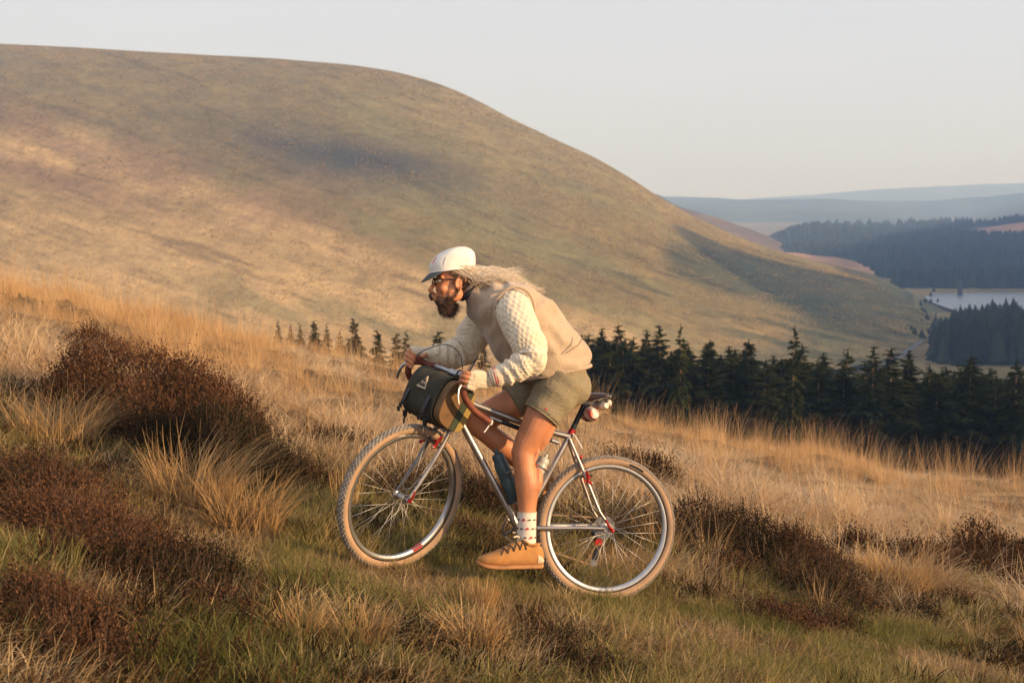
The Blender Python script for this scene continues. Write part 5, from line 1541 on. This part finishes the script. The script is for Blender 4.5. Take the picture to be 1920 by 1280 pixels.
# --- hair blown back from under the cap
hb_ = MB(); hb_.ball((-.915, 0, 1.462), (.050, .074, .055), 16); hb_.ball((-.93, 0, 1.43), (.035, .062, .045), 14)
for s in (-1, 1): hb_.ball((-.985, s * .069, 1.475), (.045, .012, .028), 12)
hairbase = fuse('hair', hb_, M_hairD, person, 0.006, 3, PM)
rl, rd = [], []
for i in range(1250):
    f = r.random() * 2 - 1
    y0 = .080 * math.sin(f * 1.5); x0 = -.925 + .055 * math.cos(f * 1.6) - .05 * abs(f) ** 2
    up = r.random()
    z0 = 1.455 + .062 * up
    L = r.uniform(.10, .37)
    ez = 1.470 + .045 * up + r.normal(0, .012)
    ex = x0 + L
    def lie(x, k):   # height of the hair mass over the collar and the back of the vest
        base = float(np.interp(x, [-.92, -.86, -.80, -.72, -.64, -.56], [1.452, 1.478, 1.497, 1.500, 1.487, 1.464]))
        return base + k * float(np.interp(x, [-.92, -.86, -.78, -.70, -.60], [.060, .052, .042, .030, .012]))
    P = [Vector((x0 - .03, y0, z0 + .006))]
    wv = r.normal(0, .0055, 6)
    for q in range(1, 6):
        xx_ = x0 + L * q / 5
        yy_ = y0 * (1 + .35 * min(1, q / 3)) + r.normal(0, .005 * q)
        P.append(Vector((xx_, yy_, lie(xx_, up) - 3.6 * yy_ * yy_ * min(1, q / 2) + wv[q] * (.5 + .25 * q) + (.012 * (q == 5) * r.random()))))
    P = [Vector(q) for q in spline(P, 10)]
    (rd if up < .30 + r.normal(0, .1) else rl).append((P, 0))
for i in range(110):   # loose wisps
    y0 = r.uniform(-.06, .06); z0 = 1.515 + r.uniform(-.01, .012)
    P = [Vector((-.86, y0, z0)), Vector((-.78, y0 + r.normal(0, .015), z0 + r.uniform(-.01, .015))), Vector((-.71, y0 + r.normal(0, .02), z0 + r.uniform(-.02, .035))), Vector((-.665 + r.normal(0, .02), y0 + r.normal(0, .03), z0 + r.uniform(-.01, .06)))]
    rl.append(([Vector(q) for q in spline(P, 9)], 0))
strands('blond_strands', rl, M_hairB, hairbase, .0011)
strands('brown_strands', rd, M_hairD, hairbase, .0012)

# --- cap
CE = Vector((.954, 0, .30)); CN = Vector((-.30, 0, .954)); C0 = Vector((-1.0, 0, 1.496))
cap = MB(); rings = []
for h, a, w, sh in ((-.012, .1115, .086, 0), (0, .1125, .087, 0), (.012, .1135, .088, .001), (.030, .1135, .089, .003), (.050, .108, .087, .008), (.070, .096, .079, .014), (.087, .074, .064, .020), (.098, .045, .042, .025), (.103, .016, .016, .028)):
    rings.append((C0 + CN * h * .97 + CE * sh * 1.5, a, w, CN))
cap.loft(rings, 36, 2.15)
def lump(p):
    n = fbm(p.x * 30 + 9, p.z * 30 + p.y * 22, 3, 3) - .5
    return p + (p - C0).normalized() * float(n) * .010
cap.xf(lump)
capo = cap.build('cap', M_cap, person, mw=PM)
pp('cap_band', lambda m: m.tube([C0 + CE * (.1128 * math.cos(a)) + Vector((0, .0872 * math.sin(a), 0)) + CN * -.008 for a in np.linspace(0, 2 * math.pi, 40)], .0035, 8), M_cap, capo)
for an in (1.05, 2.09, -1.05, -2.09, 0, 3.1416):
    pp('seam', lambda m: m.tube([C0 + CN * h * .97 + CE * (sh * 1.5 + (a + .001) * math.cos(an)) + Vector((0, (w + .001) * math.sin(an), 0)) for h, a, w, sh in ((.0, .1125, .087, 0), (.030, .1135, .089, .003), (.050, .108, .087, .008), (.070, .096, .079, .014), (.087, .074, .064, .020), (.098, .045, .042, .025), (.1035, .012, .012, .028))], .0016, 6), M_cap, capo)
br = MB(); V = []; F = []
for i in range(25):
    a = R_(180 - 62 + 124 * i / 24); q = (i / 24 * 2 - 1)
    p0 = C0 + CE * (.113 * math.cos(a)) + Vector((0, .0875 * math.sin(a), 0)) - CN * .008
    L = .058 * (1 - abs(q) ** 2.6)
    for j in range(5):
        f = j / 4
        V.append(p0 + Vector((-.62, 0, -.60 - .25 * f)) * (L * f) + Vector((0, .10 * q * L * f, -.004 * f * f)))
F = [(i * 5 + j, i * 5 + j + 1, (i + 1) * 5 + j + 1, (i + 1) * 5 + j) for i in range(24) for j in range(4)]
br.add(V, F); bro = br.build('brim', M_brim, capo); sm_ = bro.modifiers.new('s', 'SOLIDIFY'); sm_.thickness = .003
for k in range(3):
    pp('print', lambda m: m.box(C0 + CE * (-.103 + .010 * k) + CN * (.040 + .010 * k) + Vector((0, -.037 + .004 * k, 0)), (.004, .012, .006), Matrix.Rotation(R_(40), 3, 'Y')), M_redy, capo)
# --- spectacles
gl = MB()
for s in (-1, 1):
    gl.tube([Vector((-1.076 + .12 * abs(.030 * math.cos(a)) * .4, s * .032 + .024 * math.cos(a), 1.418 + .019 * math.sin(a))) for a in np.linspace(0, 2 * math.pi, 22)], .0032, 6)
    gl.tube([(-1.073, s * .056, 1.424), (-1.055, s * .073, 1.428), (-1.0, s * .081, 1.440), (-.962, s * .081, 1.458)], .0034, 6)
gl.tube([(-1.078, -.009, 1.422), (-1.082, 0, 1.426), (-1.078, .009, 1.422)], .002, 6)
glo = gl.build('spectacles', M_frame_g, person, mw=PM)
for s in (-1, 1):
    pp('lens', lambda m: m.lathe([(0, -.0006), (.021, -.0006), (.021, .0006), (0, .0006)], 22, 'x', (-1.0745, s * .032, 1.418)), M_lens, glo)

# --- vest
VR = [((-.235, 1.150), (-.575, 1.02), .178), ((-.252, 1.205), (-.625, 1.052), .183), ((-.285, 1.262), (-.675, 1.095), .184), ((-.350, 1.325), (-.715, 1.138), .184), ((-.435, 1.388), (-.757, 1.18), .187), ((-.525, 1.440), (-.797, 1.22), .192),
      ((-.633, 1.476), (-.838, 1.26), .192), ((-.715, 1.486), (-.868, 1.290), .178), ((-.775, 1.488), (-.882, 1.325), .128), ((-.820, 1.490), (-.897, 1.352), .088), ((-.848, 1.494), (-.915, 1.372), .076), ((-.868, 1.490), (-.930, 1.382), .072)]
v = MB(); rings = []
VS = spline([(a[0], a[1], c[0], c[1], w) for a, c, w in VR], 46)
for a0, a1, c0_, c1, w in VS:
    back = Vector((a0, 0, a1)); frt = Vector((c0_, 0, c1)); ax = (back - frt)
    t = Vector((-ax.z, 0, ax.x)).normalized() if True else None
    if t.x > 0: t = -t
    rings.append(((back + frt) / 2, ax.length / 2, w, t))
v.loft(rings, 40, 2.35)
v.ball((-.46, -.168, 1.105), (.095, .028, .070), 14, Matrix.Rotation(R_(-30), 3, 'Y')); v.ball((-.46, .168, 1.105), (.095, .028, .070), 14)
for s in (-1, 1): v.ball((-.70, s * .150, 1.352), (.100, .062, .105), 16, Matrix.Rotation(R_(25), 3, 'Y'))
def vf(p):
    n = fbm(p.x * 7 + p.z * 4, p.z * 10 - p.x * 5 + p.y * 6, 33, 3) - .5
    n2 = math.sin((p.x + p.z) * 34 + 9 * float(fbm(p.x * 5, p.y * 5 + p.z * 5, 8, 2)))
    c = Vector((-.55, 0, 1.25))
    ch = math.sin(p.x * 75 - p.z * 14 + 2 * float(fbm(p.x * 6, p.z * 6, 4, 2))) * .0075 * float(sstep(-.66, -.76, p.x)) * float(sstep(-.02, -.08, p.y))
    lw = math.sin(p.x * 26 + p.z * 44) * .004 * float(sstep(1.28, 1.18, p.z))
    return p + (p - c).normalized() * (float(n) * .066 + .0055 * n2 + ch + lw)
v.xf(vf)
vest = fuse('vest', v, M_fleece, person, 0.0075, 4, PM)
def ringpath(c, nrm, r1, r2, n=30, ax=None):
    nrm = Vector(nrm).normalized(); a = Vector(ax or (0, 1, 0)); a = (a - nrm * a.dot(nrm)).normalized(); e = nrm.cross(a)
    return [Vector(c) + a * (r1 * math.cos(t)) + e * (r2 * math.sin(t)) for t in np.linspace(0, 2 * math.pi, n)]
pp('hem', lambda m: m.tube([q for q in [((rings[0][0]) + (Vector((VS[0][0], 0, VS[0][1])) - Vector((VS[0][2], 0, VS[0][3]))).normalized() * (rings[0][1] * 1.0 * math.copysign(abs(math.cos(t)) ** .85, math.cos(t))) + Vector((0, rings[0][2] * math.copysign(abs(math.sin(t)) ** .85, math.sin(t)), 0))) for t in np.linspace(0, 2 * math.pi, 50)]], .010, 10), M_fleece, vest)
pp('collar', lambda m: m.tube([rings[-1][0] + (Vector((VS[-1][0], 0, VS[-1][1])) - Vector((VS[-1][2], 0, VS[-1][3]))).normalized() * (rings[-1][1] * math.cos(t)) + Vector((0, rings[-1][2] * math.sin(t), 0)) for t in np.linspace(0, 2 * math.pi, 40)], .009, 10), M_fleece, vest)
for s in (-1, 1):
    pp('armhole_binding', lambda m: m.tube(ringpath((-.705, s * .192, 1.333), (-.02, s * 1, -.32), .098, .118, 34, (1, 0, .2)), .008, 8), M_fleece, vest)
pp('zip_pull', lambda m: (m.tube([(-.437, -.190, 1.060), (-.425, -.203, 1.028), (-.412, -.206, 1.004)], .004, 6)), M_leather, vest)
pp('pocket_seam', lambda m: m.tube([(-.42, -.198, 1.175), (-.365, -.203, 1.225), (-.335, -.190, 1.285)], .0026, 6), mat('seam_thread', (0.28, 0.19, 0.12), .9), vest)
pp('neck_cloth', lambda m: m.tube(ringpath((-.895, 0, 1.415), (-.75, 0, .45), .064, .060, 24), .016, 10), M_dkcloth)

# --- knitted sleeves: raised honeycomb cells in the wool
def sleeve(path, radii, name, seed):
    nr, nsg = 190, 132
    C = spline(path, nr); rad = np.interp(np.linspace(0, 1, nr), np.linspace(0, 1, len(radii)), radii)
    P, Fm = frames(C, (0, 0, 1))
    arc = np.concatenate([[0], np.cumsum(np.linalg.norm(np.diff(C, axis=0), axis=1))])
    ang = np.arange(nsg) / nsg * 2 * math.pi
    V = np.zeros((nr, nsg, 3))
    circ = 2 * math.pi * .075
    cell = 0.0225
    ncol = round(circ / cell)
    for i in range(nr):
        t, u, w = Fm[i]
        a = ang
        wq = fbm(np.cos(a) * 2 + arc[i] * 7, np.sin(a) * 2 + seed, 51, 2) - .5; wp = fbm(np.cos(a) * 2 + seed, np.sin(a) * 2 + arc[i] * 7, 52, 2) - .5
        q = a / (2 * math.pi) * ncol + 1.1 * wq; p = arc[i] / (cell * .82) + 1.3 * wp
        row = np.floor(p); qq = q + .5 * (row % 2)
        du = (qq - np.floor(qq)) - .5; dv = (p - row) - .5
        hole = np.exp(-((du / .26) ** 2 + (dv / .28) ** 2))
        plain = sstep(.86, .93, i / nr)
        h = -.0062 * hole * (1 - plain) * (.55 + .8 * fbm(np.cos(a) * 1.5 + arc[i] * 5, np.sin(a) * 1.5 + seed, 53, 2)) + .0012 * np.cos(q * 2 * math.pi * 2) * plain
        f = i / (nr - 1)
        fold = .007 * np.sin(f * 46 + 3.2 * np.sin(a + seed) + seed) * math.exp(-((f - .52) / .16) ** 2) + .006 * np.sin(f * 60 + 2.5 * np.sin(a * 1 + 2)) * math.exp(-((f - .80) / .1) ** 2) + .012 * (fbm(np.cos(a) * 1.5 + f * 6, np.sin(a) * 1.5 + seed, seed, 3) - .5)
        r_ = rad[i] + h + fold
        V[i] = np.array(P[i])[None] + np.outer(np.cos(a) * r_, np.array(u)) + np.outer(np.sin(a) * r_, np.array(w))
    ii = np.arange(nr - 1)[:, None] * nsg + np.arange(nsg)[None]; jj = np.arange(nr - 1)[:, None] * nsg + (np.arange(nsg)[None] + 1) % nsg
    F = np.stack([ii, jj, jj + nsg, ii + nsg], -1).reshape(-1, 4)
    return link(name, np_mesh(name, V.reshape(-1, 3), F, M_wool, True), person, None, PM)
slL = sleeve(ARML, [.092, .094, .086, .076, .068, .056, .044], 'sweater_sleeve', 1)
slR = sleeve(ARMR, [.092, .094, .086, .078, .072, .060, .046], 'sweater_sleeve', 4)
wl_ = Vector(ARML[-1]); wd = (Vector(ARML[-1]) - Vector(ARML[-2])).normalized()
pp('ribbed_cuff', lambda m: m.tube([wl_ - wd * .045, wl_ - wd * .03, wl_ - wd * .002, wl_], [.044, .0475, .0465, .041], 26), M_wool, slL)
for k in (.012, .022): pp('cuff_stripe', lambda m: m.tube(ringpath(wl_ - wd * k, wd, .0475, .0475), .0022, 6), M_redy, slL)
wr_ = Vector(ARMR[-1]); wd2 = (Vector(ARMR[-1]) - Vector(ARMR[-2])).normalized()
pp('ribbed_cuff', lambda m: m.tube([wr_ - wd2 * .04, wr_ - wd2 * .002, wr_], [.046, .0475, .042], 26), M_wool, slR)
# --- crocheted fingerless gloves
for sg, wr in ((1, Vector((-.768, -.262, .998))), (-1, Vector((-1.0, .264, 1.062)))):
    g = MB()
    lt = tuple((FM.to_3x3() @ Vector((-.2, 0, 1))).normalized())
    g.loft(([(wr.lerp(FL(.085, sg * .2335, .664), .22), .029, .036), (wr.lerp(FL(.085, sg * .2335, .664), .6), .0295, .040)] if sg > 0 else [(FL(.060, sg * .234, .668), .030, .042)]) + [ (FL(.085, sg * .2335, .664), .0275, .040), (FL(.125, sg * .237, .655), .0265, .0465), (FL(.160, sg * .240, .640), .0235, .0465), (FL(.183, sg * .243, .632), .018, .0445)], 20, 2.4, True, lt)
    g.tube([FL(.085, sg * .220, .674), FL(.115, sg * .203, .678), FL(.130, sg * .195, .672)], [.021, .0175, .0145], 12)
    for i in range(4):
        w0 = .660 - .0205 * i; u0 = .172 - .006 * i
        fp = [FL(u0 - .02, sg * .238, w0), FL(u0 + .012, sg * .245, w0 - .004), FL(u0 + (.034 if sg > 0 else .012), sg * .240, w0 - .010)]
        g.tube(spline(fp, 8), [.0128] * 7 + [.0118], 10)
    go_ = fuse('glove', g, mat('crochet_cotton', (0.66, 0.55, 0.40), 0.95, bump=1.0, bscale=130) if sg > 0 else M_wool, person, 0.005, 2, PM)
    pp('wrist_strap', lambda m: m.tube(ringpath(wr - (wd if sg > 0 else wd2) * -.012, wd if sg > 0 else wd2, .036, .034), .0065, 8), M_wool, go_)

# --- shorts
sh_ = MB()
sh_.loft([((-.455, 0, 1.16), .15, .165), ((-.405, 0, 1.105), .155, .175), ((-.365, 0, 1.04), .135, .175), ((-.345, 0, .985), .10, .16), ((-.34, 0, .95), .05, .10)], 26)
for s in (-1, 1): sh_.ball((-.335, s * .075, 1.025), (.108, .098, .105), 18)
sh_.tube(spline([(-.385, -.09, 1.05), (-.415, -.105, .975), (-.447, -.11, .905), (-.466, -.112, .862)], 14), list(np.linspace(.122, .096, 14)), 24)
sh_.tube(spline([(-.37, .09, 1.05), (-.45, .10, .99), (-.53, .108, .94), (-.575, .11, .91)], 14), list(np.linspace(.120, .095, 14)), 24)
def sf(p):
    n = math.sin(p.z * 52 + p.x * 30 + 4 * float(fbm(p.x * 7, p.z * 7 + p.y * 4, 3, 2))) * .0035 + (float(fbm(p.x * 11, p.y * 11 + p.z * 9, 6, 3)) - .5) * .022
    return p + (p - Vector((-.40, p.y * .5, p.z))).normalized() * n
sh_.xf(sf)
shorts = fuse('shorts', sh_, M_linen, person, 0.006, 3, PM)
pp('hem', lambda m: m.tube(ringpath((-.4665, -.112, .862), (-.45, 0, -.9), .094, .0945), .0055, 8), M_linen, shorts)
pp('motif', lambda m: m.ball((-.472, -.2075, .893), (.007, .0025, .009), 8), mat('red_thread', (0.55, 0.06, 0.05), .9), shorts)

# --- socks and shoes
def sockpart(c0, c1, r0, r1):
    return lambda m: m.tube([c0, c0.lerp(c1, .06), c0.lerp(c1, .5), c1], [r0 * .98, r0, (r0 + r1) / 2 * .99, r1], 30)
s0, s1 = Vector((-.4555, -.110, .386)), Vector((-.433, -.113, .235))
sock = pp('sock', sockpart(s0, s1, .0465, .0465), M_sock)
pp('sock_rib', lambda m: m.tube(ringpath(s0, s1 - s0, .0465, .0465), .0025, 8), M_sock, sock)
mr, md = MB(), MB()
ax = (s1 - s0).normalized()
for row, f in enumerate((.22, .50, .78)):
    c = s0.lerp(s1, f); e1 = Vector((0, 1, 0)); e2 = ax.cross(e1)
    for k in range(10):
        a = 2 * math.pi * (k + .35 * row) / 10
        tgt = mr if (k + row) % 3 == 0 else md
        nn = e1 * math.cos(a) + e2 * math.sin(a); tn = -e1 * math.sin(a) + e2 * math.cos(a)
        cc = c + nn * .0468
        L = .0115 if tgt is mr else .0100; hgt = .0085 if tgt is mr else .0060
        poly = [cc - tn * L, cc - tn * L * .3 - ax * hgt, cc + tn * L * .6 - ax * hgt * .4, cc + tn * L + ax * hgt * .6, cc + tn * L * .1 + ax * hgt * .5]
        top = [p + nn * .0012 for p in poly]
        tgt.add(top + poly, [tuple(range(5)), tuple(range(5, 10))[::-1]] + [(i, (i + 1) % 5, 5 + (i + 1) % 5, 5 + i) for i in range(5)])
mr.build('red_pattern', M_redy, sock, False)['kind'] = 'stuff'; md.build('dark_pattern', M_dky, sock, False)['kind'] = 'stuff'
SH = [(-.346, .152, .212, .026), (-.356, .145, .232, .034), (-.385, .140, .250, .039), (-.420, .136, .246, .041), (-.455, .130, .252, .042), (-.500, .124, .238, .044), (-.545, .116, .208, .048), (-.590, .110, .180, .050), (-.630, .109, .160, .044), (-.655, .113, .146, .030), (-.666, .120, .136, .014)]
def shoe(off, tilt, lab):
    T = Matrix.Translation(off) @ Matrix.Rotation(tilt, 4, 'Y')
    mb = MB(); S = spline(SH, 34)
    mb.loft([((x, -.128 - .012 * (1 - abs((x + .5) / .16)), (zb + zt) / 2), (zt - zb) / 2, hw, (-1, 0, -.12)) for x, zb, zt, hw in S], 28, 2.3)
    mb.xf(lambda p: T @ p)
    so = mb.build('shoe', M_suede, person, mw=PM)
    mb = MB()
    mb.loft([((x - (.004 if x < -.6 else -.004), -.128 - .012 * (1 - abs((x + .5) / .16)), zb - .003), .0125, hw * 1.07 + .002, (-1, 0, -.12)) for x, zb, zt, hw in S], 28, 3.2)
    mb.xf(lambda p: T @ p); mb.build('sole', M_gum, so)
    mb = MB()
    mb.loft([((x + (.002 if i == 0 else 0), -.128 - .012 * (1 - abs((x + .5) / .16)), (zb + zt) / 2 - .012), (zt - zb) / 2 - .016, hw + .0022, (-1, 0, -.12)) for i, (x, zb, zt, hw) in enumerate(S[:7])], 28, 2.3)
    mb.xf(lambda p: T @ p); mb.build('heel_patch', M_pale, so)
    for k, x in enumerate((-.475, -.505, -.535, -.563)):
        zt = float(np.interp(-x, [-q[0] for q in SH], [q[2] for q in SH])); hw = float(np.interp(-x, [-q[0] for q in SH], [q[3] for q in SH]))
        mb = MB(); yc = -.128 - .012 * (1 - abs((x + .5) / .16))
        def sp(xx, th, o=.003):
            q = [np.interp(-xx, [-e[0] for e in SH], [e[k_] for e in SH]) for k_ in (1, 2, 3)]
            zc, hh = (q[0] + q[1]) / 2, (q[1] - q[0]) / 2; ct, st = math.cos(th), math.sin(th)
            return (xx, -.128 - .012 * (1 - abs((xx + .5) / .16)) - (q[2] + o) * math.copysign(abs(ct) ** (2 / 2.3), ct), zc + (hh + o) * abs(st) ** (2 / 2.3))
        mb.tube([sp(x + .026, .38), sp(x + .018, .75), sp(x + .008, 1.15), sp(x, 1.6), sp(x - .004, 2.3)], .0034, 6)
        mb.tube([sp(x - .004, .38), sp(x + .002, .75), sp(x + .010, 1.2), sp(x + .014, 1.9)], .0030, 6)
        mb.ball(sp(x + .026, .36), (.004, .003, .004), 8)
        mb.xf(lambda p: T @ p); mb.build('lace', M_lace, so)
    mb = MB(); mb.tube([(-.478, -.135, .262), (-.497, -.150, .268), (-.516, -.160, .262)], .0045, 7); mb.tube([(-.470, -.13, .262), (-.489, -.12, .285), (-.512, -.118, .280)], .0032, 6)
    mb.xf(lambda p: T @ p); mb.build('lace_end', M_pale, so)
    mb = MB(); mb.tube([(-.375, -.135, .246), (-.40, -.176, .240), (-.44, -.176, .240), (-.468, -.14, .256), (-.44, -.094, .240), (-.40, -.094, .240), (-.375, -.135, .246)], .006, 8)
    mb.xf(lambda p: T @ p); mb.build('collar', M_suede, so)
    return so
shoe((0, 0, 0), 0, 'left')
# the far shoe on the raised pedal
shoe(Vector((.075, .262, .350)), 0, 'far')
